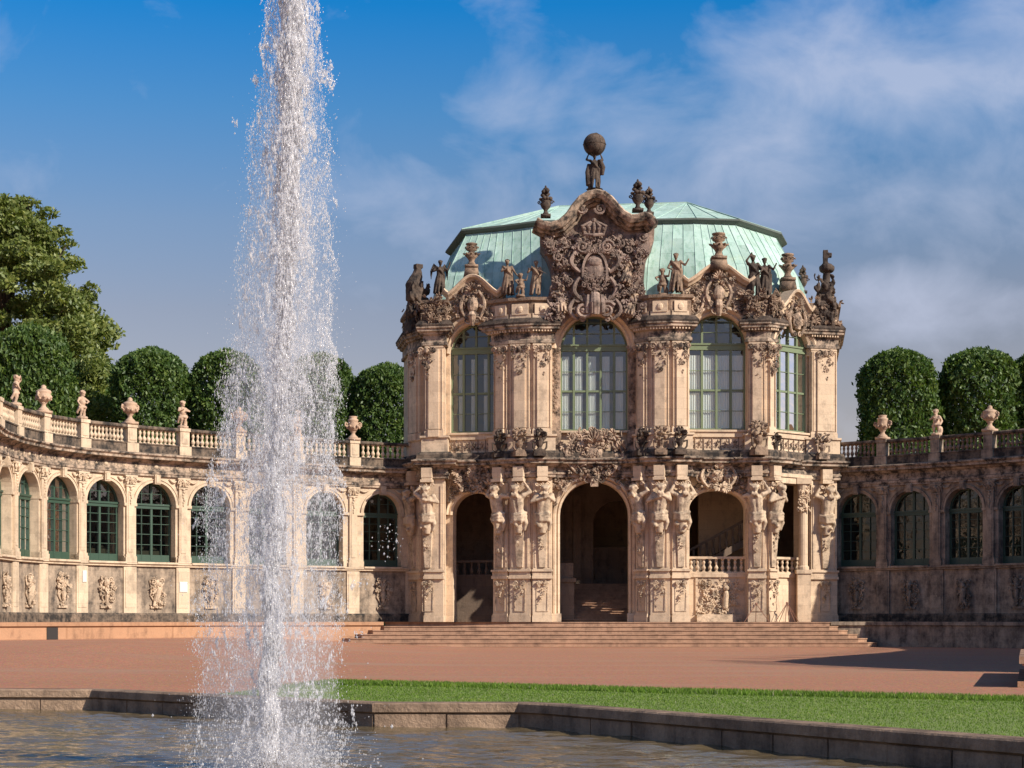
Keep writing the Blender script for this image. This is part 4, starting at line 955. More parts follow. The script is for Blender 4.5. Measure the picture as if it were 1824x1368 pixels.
def crestz(u):
    for a, b in zip(crest[:-1], crest[1:]):
        if a[0] <= u <= b[0]: t = (u - a[0]) / (b[0] - a[0]); return a[1] + (b[1] - a[1]) * t
    return crest[0][1]
zt = left[0][1]; zb = gz(580)
for i in range(rows):
    z0 = zb + (zt - zb) * i / rows; z1 = zb + (zt - zb) * (i + 1) / rows
    l0, l1, r0, r1 = side(left, z0), side(left, z1), side(right, z0), side(right, z1)
    def inner(z):
        q = 1 - ((z - 15.15) / 2.0) ** 2
        return 2.0 * math.sqrt(q) if q > 0 else 0
    i0, i1 = inner(z0), inner(z1)
    if i0 > 0:
        m.quad((l0, 0, z0), (-i0, 0, z0), (-i1, 0, z1), (l1, 0, z1)); m.quad((i0, 0, z0), (r0, 0, z0), (r1, 0, z1), (i1, 0, z1))
    else: m.quad((l0, 0, z0), (r0, 0, z0), (r1, 0, z1), (l1, 0, z1))
    m.quad((l0, 0, z0), (l1, 0, z1), (l1, -4.5, z1), (l0, -4.5, z0)); m.quad((r0, 0, z0), (r1, 0, z1), (r1, -4.5, z1), (r0, -4.5, z0))
for i in range(40):
    u0 = left[0][0] + (right[0][0] - left[0][0]) * i / 40; u1 = left[0][0] + (right[0][0] - left[0][0]) * (i + 1) / 40
    m.quad((u0, 0, zt), (u1, 0, zt), (u1, 0, crestz(u1) - .1), (u0, 0, crestz(u0) - .1)); m.quad((u0, 0, crestz(u0) - .1), (u1, 0, crestz(u1) - .1), (u1, -1.6, crestz(u1) - .1), (u0, -1.6, crestz(u0) - .1))
gab = m.build('central_gable', M['gable'], pav)
m = MB(GFm)
m.sweep(crest, [(-.55, -.0), (-.55, .25), (-.45, .35), (-.42, .55), (-.3, .62), (-.28, .82), (-.1, .95), (.06, 1.0), (.12, .95), (.12, -.5)])
m.build('gable_cornice', M['cornice'], gab)
m = MB(GFm); r = random.Random(61)
for u0, u1 in ((-2.55, -2.1), (2.1, 2.75)):
    m.box(u0, u1, 0, .35, gz(455), gz(418)); m.volute((u0 + u1) / 2, gz(425), .25, 1.5, 1 if u0 < 0 else -1, 0, .07, .4); m.volute((u0 + u1) / 2, gz(450), .2, 1.5, -1 if u0 < 0 else 1, 2, .06, .4)
m.volute(gu(1036), gz(376), .27, 1.5, -1, 0, .075, .62); m.volute(gu(1069), gz(376), .3, 1.6, 1, PI, .08, .62)
# crown
m.tube([(gu(1040), .55, gz(421)), (gu(1057), .75, gz(424)), (gu(1076), .55, gz(421))], .09, 7)
for k in range(5):
    x = 1041 + k * 8.5; m.tube([(gu(x), .6, gz(419)), (gu(x + (x - 1058) * .25), .72, gz(408)), (gu(1058 + (x - 1058) * .3), .62, gz(399))], [.07, .09, .06], 6); m.ell((gu(x), .68, gz(412)), .1, 6, 4)
m.ell((gu(1058), .62, gz(397)), .13, 8, 5)
# shield and its frame
m.ell((gu(1060), .3, gz(486)), (.6, .36, .95), 16, 10); m.ell((gu(1060), .6, gz(470)), (.34, .12, .24), 12, 6)
m.sweep([(gu(1060) + .62 * math.cos(q * PI / 12) * (1 - .12 * math.sin(q * PI / 12) * (q > 12)), gz(486) + .98 * math.sin(q * PI / 12)) for q in range(25)], [(-.05, .35), (-.05, .62), (.07, .62), (.07, .3)])
for q in range(5): m.fan(gu(1045 + q * 7.5), gz(456), .55, PI / 2, .3, 3, 1.4)
m.clus(r, 46, lambda u, z: (u / .62) ** 2 + ((z - gz(507)) / .55) ** 2 < 1, (-.7, .7, gz(525), gz(490)), .62, .14, .1)
for sg, x0 in ((-1, 1060), (1, 1060)):
    m.cscroll((gu(x0 + sg * 26), gz(488)), (gu(x0 + sg * 30), gz(448)), -sg * .42, .10, .24, .5); m.cscroll((gu(x0 + sg * 20), gz(540)), (gu(x0 + sg * 27), gz(497)), -sg * .40, .10, .22, .5)
    m.volute(gu(x0 + sg * 22), gz(443), .34, 1.6, sg, 0, .08, .6); m.volute(gu(x0 + sg * 40), gz(458), .26, 1.5, -sg, 1, .07, .4)
    m.volute(gu(x0 + sg * 21), gz(556), .42, 1.7, sg, .5, .12, .75); m.tube([(gu(x0 + sg * 12), .6, gz(530)), (gu(x0 + sg * 13), .8, gz(545)), (gu(x0 + sg * 14), .8, gz(562))], [.12, .15, .12], 6)
    m.cscroll((gu(x0 + sg * 30), gz(572)), (gu(x0 + sg * 36), gz(535)), -sg * .35, .09, .2, .5)
m.tube([(0, .6, gz(528)), (0, .85, gz(545)), (0, .8, gz(564))], [.25, .28, .22], 10)
for k in range(4): m.tube([(-.15 + k * .1, .8, gz(530)), (-.15 + k * .1, 1.08, gz(546)), (-.15 + k * .1, .98, gz(563))], .03, 5)
def ing(u, z): return side(left, z) + .15 < u < side(right, z) - .15 and z > 15.15 + math.sqrt(max(0, 2.3 ** 2 - u * u))
m.clus(r, 300, lambda u, z: ing(u, z) and z < gz(412) and (abs(u) > .6 or z > gz(452) or z < gz(530)) and z < gz(430) + .6 - abs(u) * .2, (-2.6, 2.6, gz(575), gz(400)), .1, .25, .2)
m.clus(r, 120, lambda u, z: ing(u, z) and (u > 1.0 or u < -1.3) and z < gz(430), (-2.6, 2.6, gz(570), gz(430)), .35, .24, .25)
m.clus(r, 40, lambda u, z: True, (-1.2, 1.3, gz(452), gz(428)), .4, .22, .2)
m.build('coat_of_arms', M['gable'], gab)
# winged trumpeters on the arch
for sg, x, y, v in ((-1, 1003, 552, 'winged'), (1, 1118, 556, 'winged'), (1, 1112, 500, 'robed')):
    me = fig[v]
    o = put('genius_figure', me, gab, GFm, gu(x), .55, gz(y) - .3, .92); o.data = me; o.rotation_euler = (R(-12), R(18 * sg), GFm.a + R(20 * sg)); o.material_slots[0].link = 'OBJECT'; o.material_slots[0].material = M['ornate']

# ---- copper roof
eave = [(-4.6, 97.5, 16.9), (-4.0, 95.1, 16.9), (-.6, 93.8, 16.9), (1.6, 93.0, 16.9), (6.9, 92.9, 16.9), (9.5, 92.4, 16.9), (13.2, 92.6, 16.9), (15.6, 94.6, 16.9), (16.6, 98.5, 16.9), (16.2, 105, 16.9), (-4.4, 105, 16.9)]
brk = [(-3.4, 100.6, 21.75), (-2.43, 97, 22.15), (-.4, 96.3, 22.2), (1.5, 95.6, 22.3), (7.5, 95.2, 22.3), (9.6, 95.0, 22.3), (11.8, 95.1, 22.25), (14.3, 97.6, 22.1), (14.9, 99.6, 22.0), (14.0, 104, 22.0), (-2.6, 104, 22.0)]
midr = [((a[0] * .42 + b[0] * .58) + (0.0), a[1] * .42 + b[1] * .58, a[2] * .48 + b[2] * .52) for a, b in zip(eave, brk)]
midr = []
for a, b in zip(eave, brk):
    t = .5; cx = a[0] + (b[0] - a[0]) * .33; cy = a[1] + (b[1] - a[1]) * .33; midr.append((cx, cy, a[2] + (b[2] - a[2]) * .52))
roof_me_v = []; roof_f = []; sheet = []
rr = random.Random(5)
def sheetquad(a, b, c, d, cols_, rows_, seam):
    """copper sheets with standing seams; every sheet its own tone"""
    a, b, c, d = map(Vector, (a, b, c, d)); nrm = (b - a).cross(d - a).normalized()
    if nrm.y > 0 and abs(nrm.z) < .9: nrm = -nrm
    if nrm.z < 0: nrm = -nrm
    for i in range(cols_):
        off = rr.random()
        cuts = [0] + sorted([(j + off * .9) / rows_ for j in range(rows_)]) + [1]
        for j in range(len(cuts) - 1):
            t0, t1 = cuts[j], cuts[j + 1]
            if t1 - t0 < .001: continue
            s0, s1 = i / cols_, (i + 1) / cols_
            P_ = [a.lerp(b, s0).lerp(d.lerp(c, s0), t0), a.lerp(b, s1).lerp(d.lerp(c, s1), t0), a.lerp(b, s1).lerp(d.lerp(c, s1), t1), a.lerp(b, s0).lerp(d.lerp(c, s0), t1)]
            lift = nrm * (.012 * rr.random() + .002)
            n = len(roof_me_v); roof_me_v.extend([tuple(p + lift) for p in P_]); roof_f.append((n, n + 1, n + 2, n + 3)); sheet.append(rr.random())
        p0 = a.lerp(b, i / cols_); p1 = d.lerp(c, i / cols_); dd = (b - a).normalized() * .012; n = len(roof_me_v)
        roof_me_v.extend([tuple(p0 - dd), tuple(p0 + dd), tuple(p1 + dd), tuple(p1 - dd)] + [tuple(p + nrm * .035) for p in (p0 - dd, p0 + dd, p1 + dd, p1 - dd)])
        for f in ((0, 4, 7, 3), (1, 2, 6, 5), (4, 5, 6, 7)): roof_f.append(tuple(n + q for q in f)); sheet.append(.3)
n = len(eave)
for i in range(n):
    j = (i + 1) % n; L = (Vector(brk[j]) - Vector(brk[i])).length; c_ = max(1, int(round(max(L, (Vector(eave[j]) - Vector(eave[i])).length) / .62)))
    sheetquad(eave[i], eave[j], midr[j], midr[i], c_, 2, 1); sheetquad(midr[i], midr[j], brk[j], brk[i], c_, 2, 1)
top = [(p[0] + (4.8 - p[0]) * .0, p[1], p[2] + .32) for p in brk]
cxs = (5.5, 99.5)
top = [(p[0] + (p[0] - cxs[0]) * .035, p[1] + (p[1] - cxs[1]) * .05, p[2] + .22) for p in brk]
rl_, rr_ = (2.6, 100.3, 24.4), (9.7, 99.6, 24.45)
def upq(p, q, r0, r1, k):
    sheetquad(p, q, r1, r0, k, 2, 1)
ridge_of = [rl_, rl_, rl_, rl_, rr_, rr_, rr_, rr_, rr_, rr_, rl_]
for i in range(n):
    j = (i + 1) % n; a, b = top[i], top[j]; ra, rb = ridge_of[i], ridge_of[j]; L = (Vector(a) - Vector(b)).length; upq(a, b, ra, rb, max(1, int(L / .8)))
me = bpy.data.meshes.new('roof'); o3 = wloc(pav); me.from_pydata([(v[0] - o3[0], v[1] - o3[1], v[2] - o3[2]) for v in roof_me_v], [], roof_f); me.materials.append(M['copper'])
at = me.attributes.new('sheet', 'FLOAT', 'FACE'); at.data.foreach_set('value', sheet)
roof = link('roof', me, pav)
# dark moulded break between the two slopes
m = MB(); path = [(p[0], p[1]) for p in top]; n = len(top)
for i in range(n - 1 + 1):
    a, b = Vector(brk[i % n]), Vector(brk[(i + 1) % n]); ta, tb = Vector(top[i % n]), Vector(top[(i + 1) % n])
    P_ = [a - Vector((0, 0, .04)), b - Vector((0, 0, .04)), b * .4 + tb * .6 - Vector((0, 0, .10)), a * .4 + ta * .6 - Vector((0, 0, .10)), ta - Vector((0, 0, .09)) + (ta - a) * .1, tb - Vector((0, 0, .09)) + (tb - b) * .1, tb + Vector((0, 0, .012)) + (tb - b) * .05, ta + Vector((0, 0, .012)) + (ta - a) * .05]
    m.add([(q.x, -q.y, q.z) for q in P_], [(0, 1, 2, 3), (3, 2, 5, 4), (4, 5, 6, 7)])
m.build('roof_break_moulding', M['slate'], roof)
m = MB()
for a, b in ((rl_, rr_), (top[6], rr_), (top[7], rr_), (top[1], rl_)): m.tube([(a[0], -a[1], a[2] + .03), (b[0], -b[1], b[2] + .03)], .035, 5)
m.build('ridge_roll', M['copper'], roof)
# curved copper skirts behind the small gables
m = MB()
for b, rad in ((1, 1.35), (3, 1.6), (4, 1.25)):
    F, L = BF[b]; m.F = F; ztop = {1: 18.6, 3: 18.9, 4: 17.8}[b]
    for i in range(12):
        a0, a1 = PI * i / 12, PI * (i + 1) / 12
        m.quad((rad * math.cos(a0), -.4, ztop - 1.4 + 1.3 * math.sin(a0)), (rad * math.cos(a1), -.4, ztop - 1.4 + 1.3 * math.sin(a1)), (rad * math.cos(a1), -3.4, ztop - 1.2 + 1.5 * math.sin(a1)), (rad * math.cos(a0), -3.4, ztop - 1.2 + 1.5 * math.sin(a0)))
m.build('roof_skirt', M['copper'], pav)
m = MB(); m.plan([(-5.9, 98)] + [mid(a, a) for a in full[1:-1]] + [(17.6, 98)], [(-.1, 16.5), (-1.8, 17.2)], False); m.build('gutter_slope', M['copper'], pav)

# ---- statues and urns on the pavilion (things of their own)
def at_px(name, me, x, y, D, sc, label, cat, group=None, rz=0):
    o = link(name, me, None, (xp(x, D), D, zy(y, D)), rz, sc); return tag(o, label, cat, group)
gS = 'statues on the pavilion parapet'; gU = 'urns on the pavilion gables'; gB = 'carved vases on the pavilion balcony ledge'
h = empty('hercules_statue', (xp(1059, 91.3), 91.3, zy(347, 91.3)), 'dark stone figure carrying a globe on the summit of the central gable', 'statue')
link('figure', fig['hercules'], h, (0, 0, .28), 0, 1.0)
m = MB(); m.ell((0, 0, 0), .575, 24, 16); m.tube([(.58 * math.cos(t * PI / 10), .58 * math.sin(t * PI / 10), 0) for t in range(21)], .02, 5)
m.tube([(.58 * math.cos(t * PI / 10) * .5, .58 * math.cos(t * PI / 10) * .85, .58 * math.sin(t * PI / 10)) for t in range(21)], .02, 5)
link('globe', m.mesh('globe', M['dark'], smooth=True), h, (0, 0, 2.55))
m = MB(); m.box(-.55, .55, -.4, .4, -.35, -.08); m.box(-.45, .45, -.35, .35, -.08, .02); link('base', m.mesh('base', M['mid']), h, (0, 0, .0))
at_px('flower_urn', UFD, 972, 384, 91.2, (1.05, 1.05, .93), 'dark flower-topped urn on the left shoulder of the central gable', 'urn', gU)
at_px('flower_urn', UFD, 1136, 374, 91.1, (1.15, 1.15, .95), 'left and larger of the paired dark urns on the right gable shoulder', 'urn', gU)
at_px('flower_urn', UFD, 1156, 380, 91.9, (.98, .98, .84), 'right and smaller of the paired dark urns on the right gable shoulder', 'urn', gU)
at_px('finial_urn', UTOP, 840, 473, 93.0, (1.15, 1.15, .9), 'ornate urn on the small gable left of the central gable', 'urn', gU)
at_px('finial_urn', UTOP, 1280, 458, 91.2, (1.3, 1.3, .95), 'ornate urn on the small gable right of the central gable', 'urn', gU)
at_px('finial_urn', UTOP, 1403, 496, 93.6, (1.25, 1.25, 1.0), 'ornate urn on the rightmost small gable', 'urn', gU)
at_px('finial_urn', UTOP, 1430, 520, 99.0, .9, 'small dark urn behind the right corner of the roof', 'urn', gU).data = UFD
def statue(v, x, y, D, sc, label, rz=0, mat=None):
    o = at_px('statue', fig[v], x, y, D, sc, label, 'statue', gS, rz)
    if mat: o.material_slots[0].link = 'OBJECT'; o.material_slots[0].material = M[mat]
    return o
PZ = {}
statue('lady', 905, 527, 91.9, 1.02, 'light robed statue with raised hand on the parapet left of the central gable', .1)
statue('seated', 927, 526, 91.5, .95, 'small seated child beside the spear-bearing statue', .2)
statue('spear', 953, 527, 91.5, .98, 'statue holding a spear beside the left edge of the central gable', -.1, )
statue('winged', 783, 525, 93.4, .98, 'dark winged statue on the left corner of the pavilion', .3)
statue('seated', 1180, 524, 90.9, 1.1, 'crouching child statue at the foot of a robed statue right of the central gable', -.2)
statue('robed', 1204, 522, 90.8, 1.1, 'tall robed statue standing on the parapet between the central gable and the right small gable', -.1)
statue('satyr', 1343, 530, 91.2, 1.18, 'left of the paired dark statues right of the right small gable', .1)
statue('robed', 1362, 530, 91.5, 1.1, 'right of the paired dark statues right of the right small gable', -.3, 'dark')
# tall trophies at the two outer corners
def trophy(seed, helmet):
    m = MB(); r = random.Random(seed)
    m.box(-.6, .6, -.5, .5, -.1, .5); m.box(-.5, .5, -.4, .4, .5, .9)
    m.tube([(-.05, 0, .7), (-.02, .1, 1.6), (.05, .05, 2.4)], [.5, .42, .3], 9)
    m.tube([(.05, .05, 2.3), (.1, .1, 2.9)], [.28, .24], 9)
    if helmet:
        m.lathe((.1, .05, 2.85), [(.42, 0), (.52, .12), (.5, .3), (.3, .42)], 12); m.box(-.15, .15, -.15, .3, 3.25, 3.95); m.box(-.15, .42, -.12, .3, 3.6, 3.8)
    else:
        m.tube([(-.3, .1, 1.6), (-.28, .15, 2.4), (.1, .1, 3.0), (.15, .1, 3.4)], [.42, .5, .36, .2], 9); m.box(-.12, .4, -.1, .3, 3.35, 3.55)
    m.clus(r, 90, lambda u, z: True, (-.6, .6, .1, 2.6), .35, .28, .25)
    for sg in (-1, 1):
        m.tube([(sg * .4, 0, .3), (sg * .62, .1, 1.1), (sg * .45, .1, 1.9)], [.18, .15, .1], 7); m.volute(sg * .55, 1.0, .3, 1.5, sg, 0, .07, .35)
    return remesh(m, .05, 'corner_trophy', M['dark'], .05, 1)
at_px('corner_trophy', trophy(5, True), 1470, 585, 93.4, (.78, .9, 1.02), 'tall dark carved trophy with plumed crown on the right corner of the pavilion', 'trophy', None, -.1)
at_px('corner_trophy', trophy(8, False), 740, 592, 94.2, (.78, .9, 1.0), 'tall dark carved trophy on the shaded left corner of the pavilion', 'trophy', None, .5)
for x, D, zt_ in ((790, 93.35, 0), (1356, 91.2, 0)):
    pass
# parapet ornaments beside the gables belong to the pavilion
r = random.Random(71)
for k, seed in (('A', 1), ('B', 2), ('F', 3), ('G', 4)):
    m = MB()
    pts = facets[k]
    for i in range(len(pts) - 1):
        F, L = seg_frame(pts[i], pts[i + 1]); m.F = F; m.clus(r, 46, lambda u, z: True, (-L / 2, L / 2, 16.5, 17.9), .15, .24, .25)
    m.build('parapet_relief', M['mid'], pav)
# vases on the ledge between the storeys
for i, (x, D, v, lab) in enumerate([(770, 93.0, 0, 'carved vase on the balcony ledge at the left corner pier'), (889, 91.6, 1, 'dark carved vase, left one of the three left of the portal window'), (925, 90.95, 0, 'carved bust vase, middle one of the three left of the portal window'),
                              (961, 90.75, 1, 'dark carved vase, right one of the three left of the portal window'), (1143, 90.65, 1, 'dark carved vase, left one of the three right of the portal window'), (1177, 90.1, 0, 'carved bust vase, middle one of the three right of the portal window'),
                              (1211, 89.95, 1, 'dark carved vase, right one of the three right of the portal window'), (1351, 90.3, 0, 'tall dark carved vase below the pier between the two right windows'), (1381, 91.0, 1, 'small dark carved vase at the foot of the rightmost upper window'), (1465, 92.7, 2, 'carved flower vase on the balcony ledge at the right corner pier')]):
    sc = 1.15 if x == 1351 else (.82 if x == 1381 else .95)
    tag(link('carved_vase', BOUQ[v], None, (xp(x, D), D, 9.6), (i * .7) % .5, (sc * .9, sc * .9, sc)), lab, 'vase', gB)

# ------------------------------------------------------------------ terrace, steps, ground
def gh(X, Y):
    t = max(0., min(1., (-X - 2) / 12)) * max(0., min(1., (Y - 40) / 22)); t = t * t * (3 - 2 * t); return .50 * t
m = MB()
tl = [(-30, 58), (-25, 65.5), (-21.5, 70.5), (-18.6, 75), (-16.6, 79), (-14.4, 82.6), (-12.2, 85.3), (-9.9, 87.2), (-8.2, 88.0), (-6.4, 89.0)]
tr = [(15.9, 89.6), (17.6, 89.3), (19.8, 87.6), (21.8, 85.2), (23.6, 83.0), (25.6, 80.5), (27.0, 76), (27, 62)]
def terrace_top(path, back, name):
    m = MB(); n = len(path)
    m.plan(path, [(0, -.3), (0, 1.02), (.1, 1.06), (.1, 1.22), (-.02, 1.235)], True)
    return m
t1 = terrace_top(tl, None, 'l'); 
# slab surfaces
sl = MB(); P_ = tl + [(-5.5, 95.5), (-10, 94.5), (-24, 88), (-34, 76), (-36, 58)]
sl.add([(x, -y, 1.225) for x, y in P_], [tuple(range(len(P_)))])
P_ = [(-6.4, 89.0), (15.9, 89.6)] + [(19, 95.0), (-6.6, 95.0)]; sl.add([(x, -y, 1.222) for x, y in P_], [(0, 1, 2, 3)])
P_ = tr + [(34, 62), (36, 88), (19, 96)]; sl.add([(x, -y, 1.226) for x, y in P_], [tuple(range(len(P_)))])
tag(sl.build('terrace_paving', M['step']), kind='structure')
tw = t1.build('terrace_wall', M['redstone']); tag(tw, 'low orange sandstone retaining wall in front of the left gallery', 'wall')
m = MB(); F, L = seg_frame((-18.35, 77), (-17.8, 79.6))
# drain slot: flat black slab on the wall, its inner shade painted in
q = MB(Fr(-19.03, 74.33, math.atan2(4.5, 2.9))); q.box(-.3, .3, .0, .03, .2, 1.0); q.build('drain_shade_slab', M['black'], tw)
t2 = terrace_top(tr, None, 'r').build('terrace_wall', M['stone_low']); tag(t2, 'low sandstone retaining wall in the shade before the right gallery', 'wall')  # darker stone than the left wall: shade put into its colour
m = MB()
ns = 6
for i in range(ns):
    z1 = 1.215 - i * (1.215 - .03) / ns; z0 = z1 - (1.215 - .03) / ns
    f = 89.25 - i * .42; l = -6.3 - i * .52; r_ = 15.8 + i * .40; lf = 90.0
    poly = [(l - .2, 91.), (l, f + .5), (l + .5, f), (r_ - .5, f - .0 + .12), (r_, f + .55), (r_ + .3, 91.)]
    if i == 0: poly = [(l, 91.), (l, f), (r_, f + .1), (r_, 91.)]
    n = len(poly)
    mm = MB(); mm.plan(poly, [(0, z0 - .02), (0, z1 - .05), (.035, z1 - .045), (.035, z1), (-.6, z1 + .001 * i)], False); m.v += mm.v if False else []
    k = len(m.v); m.v += mm.v; m.f += [tuple(a + k for a in f_) for f_ in mm.f]
    m.add([(x, -y, z1 - .004) for x, y in poly], [tuple(range(n))])
tag(m.build('steps', M['step']), kind='structure')
# stone block wall entering from the right
bw = empty('stair_cheek_wall', (10.2, 36, 0), 'low capped sandstone wall block at the right edge of the photo on the red gravel', 'wall')
CW = Fr(9.95, 34.8, R(-16)); m = MB(CW); m.box(0, 3, -9, 0, 0, .46); m.box(-.15, 3.2, -9.2, .15, -.02, .12); m.build('block', M['redstone'], bw)
m = MB(CW); m.box(-.12, 3.2, -9.2, .14, .46, .60); m.box(-.06, 3.1, -9.1, .08, .42, .46); m.build('cap', M['step'], bw)

pond = [(-16, 30.7), (-6.98, 29.95), (-1.93, 25.1), (.1, 25.1), (.57, 24.6), (4.93, 17.3), (8.2, 11.8), (8.2, 8), (-18, 8), (-20, 20)]
grass = [(-5.45, 28.9), (-4.6, 33), (-3.7, 37), (-.5, 35.0), (2.7, 32.5), (8.3, 29), (14.5, 25.5), (16, 8), (9.1, 9), (9.0, 12.2), (5.35, 17.6), (.95, 25.0), (.3, 25.55), (-1.8, 25.6)]
def inpoly(p, poly):
    x, y = p; c = False; n = len(poly)
    for i in range(n):
        (x1, y1), (x2, y2) = poly[i], poly[(i + 1) % n]
        if (y1 > y) != (y2 > y) and x < (x2 - x1) * (y - y1) / (y2 - y1) + x1: c = not c
    return c
pts = [Vector(p) for p in pond]; npd = len(pts); edges = [(i, (i + 1) % npd) for i in range(npd)]
xs = [-600, -300, -120, -60, -40, -30, -24, -18, -14, -10, -6, -2, 2, 6, 10, 14, 20, 30, 60, 120, 300, 600]; ys = [-200, -50, 0, 5, 15, 25, 35, 45, 50, 55, 60, 65, 75, 92, 130, 250, 600, 1500]
for x in xs:
    for y in ys:
        if not inpoly((x, y), pond): pts.append(Vector((x, y)))
r = delaunay_2d_cdt(pts, edges, [], 0, 1e-5)
vv, ff = r[0], r[2]; keep = []
for f_ in ff:
    c = sum((vv[i] for i in f_), Vector((0, 0))) / len(f_)
    if not inpoly(c, pond): keep.append(tuple(f_))
me = bpy.data.meshes.new('ground'); me.from_pydata([(v.x, v.y, gh(v.x, v.y)) for v in vv], [], keep); me.materials.append(M['gravel'])
tag(link('ground', me), kind='structure')
me = bpy.data.meshes.new('lawn'); me.from_pydata([(x, y, .035) for x, y in grass], [], [tuple(range(len(grass)))]); me.materials.append(M['turf']); tag(link('lawn', me), kind='structure')
# pond wall with coping
pw = [(-16, 30.7), (-6.98, 29.95), (-1.93, 25.1), (.1, 25.1), (.57, 24.6), (4.93, 17.3), (8.2, 11.8)]
wall = empty('pond_wall', (0, 25, 0), 'stepped stone wall and coping round the far side of the fountain pond', 'wall')
m = MB(); m.plan(pw, [(-.36, -.2), (-.36, .13), (-.33, .15), (0.03, .15), (.05, .13), (.05, .02), (.0, .0)]); m.build('coping', M['pondwall'], wall)
m = MB(); m.plan(pw, [(.0, .0), (-.015, .0), (-.015, -1.2)])
r = random.Random(3)
for a, b in zip(pw[:-1], pw[1:]):
    F, L = seg_frame(a, b); m.F = F; n = int(L / .9)
    for k in range(n):
        u = -L / 2 + (k + .5) * L / n; m.box(u - L / n / 2 + .012, u + L / n / 2 - .012, -.02, .005 + .02 * r.random(), -1.2, -.01)
m.build('wall_face', M['pondwall'], wall)
m = MB(); m.add([(x, -y, -1.1) for x, y in pond], [tuple(range(len(pond)))]); tag(m.build('pond_bed', M['pondwall']), kind='structure')
# water surface, rippled
rng = np.random.default_rng(4)
nx, ny = 620, 760; X = np.linspace(-20, 9, nx); Y = np.linspace(8, 31, ny); XX, YY = np.meshgrid(X, Y); Z = np.full_like(XX, -.2)
for k in range(110):
    lam = .1 + 1.1 * rng.random() ** 2.2; a = rng.normal(PI / 2, .55); kx, ky = math.cos(a) * 2 * PI / lam, math.sin(a) * 2 * PI / lam; Z += .0019 * lam ** .75 * np.sin(kx * XX + ky * YY + rng.uniform(0, 6.28))
dj = np.hypot(XX + 2.43, YY - 18); Z += .012 * np.sin(dj * 9) * np.exp(-dj / 4)
V = np.stack([XX, YY, Z], -1).reshape(-1, 3); idx = np.arange(nx * ny).reshape(ny, nx); Fq = np.stack([idx[:-1, :-1], idx[:-1, 1:], idx[1:, 1:], idx[1:, :-1]], -1).reshape(-1, 4)
# keep only the cells over the pond basin (slightly beyond the wall face)
cen = V[Fq].mean(1)[:, :2]; grow = [(p[0] + (p[0] + 5) * .004, p[1] + (p[1] - 20) * .02) for p in pond]
ok = np.array([inpoly(c, grow) for c in cen]); Fq = Fq[ok]
def np_mesh(name, V, F, mat, smooth=False, attr=None):
    me = bpy.data.meshes.new(name); k = F.shape[1]; me.vertices.add(len(V)); me.vertices.foreach_set('co', V.astype(np.float32).ravel()); me.loops.add(F.size); me.loops.foreach_set('vertex_index', F.astype(np.int32).ravel())
    me.polygons.add(len(F)); me.polygons.foreach_set('loop_start', np.arange(0, F.size, k, dtype=np.int32)); me.polygons.foreach_set('loop_total', np.full(len(F), k, np.int32))
    if smooth: me.polygons.foreach_set('use_smooth', np.ones(len(F), bool))
    me.update(calc_edges=True); me.materials.append(mat)
    if attr is not None: a = me.attributes.new('leafrnd', 'FLOAT', 'FACE'); a.data.foreach_set('value', attr.astype(np.float32))
    return me
tag(link('pond_water', np_mesh('pond_water', V, Fq, M['water'], True)), kind='structure')
# grass blades
def blades(n, poly, hmin, hmax, wd, edge=None):
    x0 = min(p[0] for p in poly); x1 = 11; y0 = 12; y1 = max(p[1] for p in poly)
    pts = []
    while len(pts) < n:
        c = rng.uniform((x0, y0), (x1, y1), (n, 2))
        for q in c:
            if inpoly(q, poly) and q[0] < .31 * q[1]: pts.append(q)
            if len(pts) >= n: break
    p = np.array(pts); a = rng.uniform(0, PI, n); hgt = rng.uniform(hmin, hmax, n); w = wd * (p[:, 1] / 25)
    dx = np.cos(a) * w; dy = np.sin(a) * w; lx = rng.normal(0, .35, n) * hgt; ly = rng.normal(0, .35, n) * hgt; z = np.full(n, .03)
    V = np.stack([np.stack([p[:, 0] - dx, p[:, 1] - dy, z], -1), np.stack([p[:, 0] + dx, p[:, 1] + dy, z], -1), np.stack([p[:, 0] + lx, p[:, 1] + ly, z + hgt], -1)], 1).reshape(-1, 3)
    return V, np.arange(3 * n).reshape(-1, 3), rng.random(n)
V1, F1, A1 = blades(80000, grass, .012, .034, .008)
strip = [(-4.6, 33), (-3.7, 37), (-.5, 35.0), (2.7, 32.5), (8.3, 29), (14.5, 25.5), (14.0, 24.5), (8.0, 27.9), (2.4, 31.2), (-.7, 33.7), (-3.9, 35.2)]
V2, F2_, A2 = blades(24000, strip, .03, .10, .011)
V1 = np.concatenate([V1, V2]); F1 = np.concatenate([F1, F2_ + len(F1) * 3]); A1 = np.concatenate([A1, A2])
tag(link('grass_blades', np_mesh('grass_blades', V1, F1, M['grass'], attr=A1)), 'short green grass of the lawn strip beside the pond', 'grass', kind='stuff')

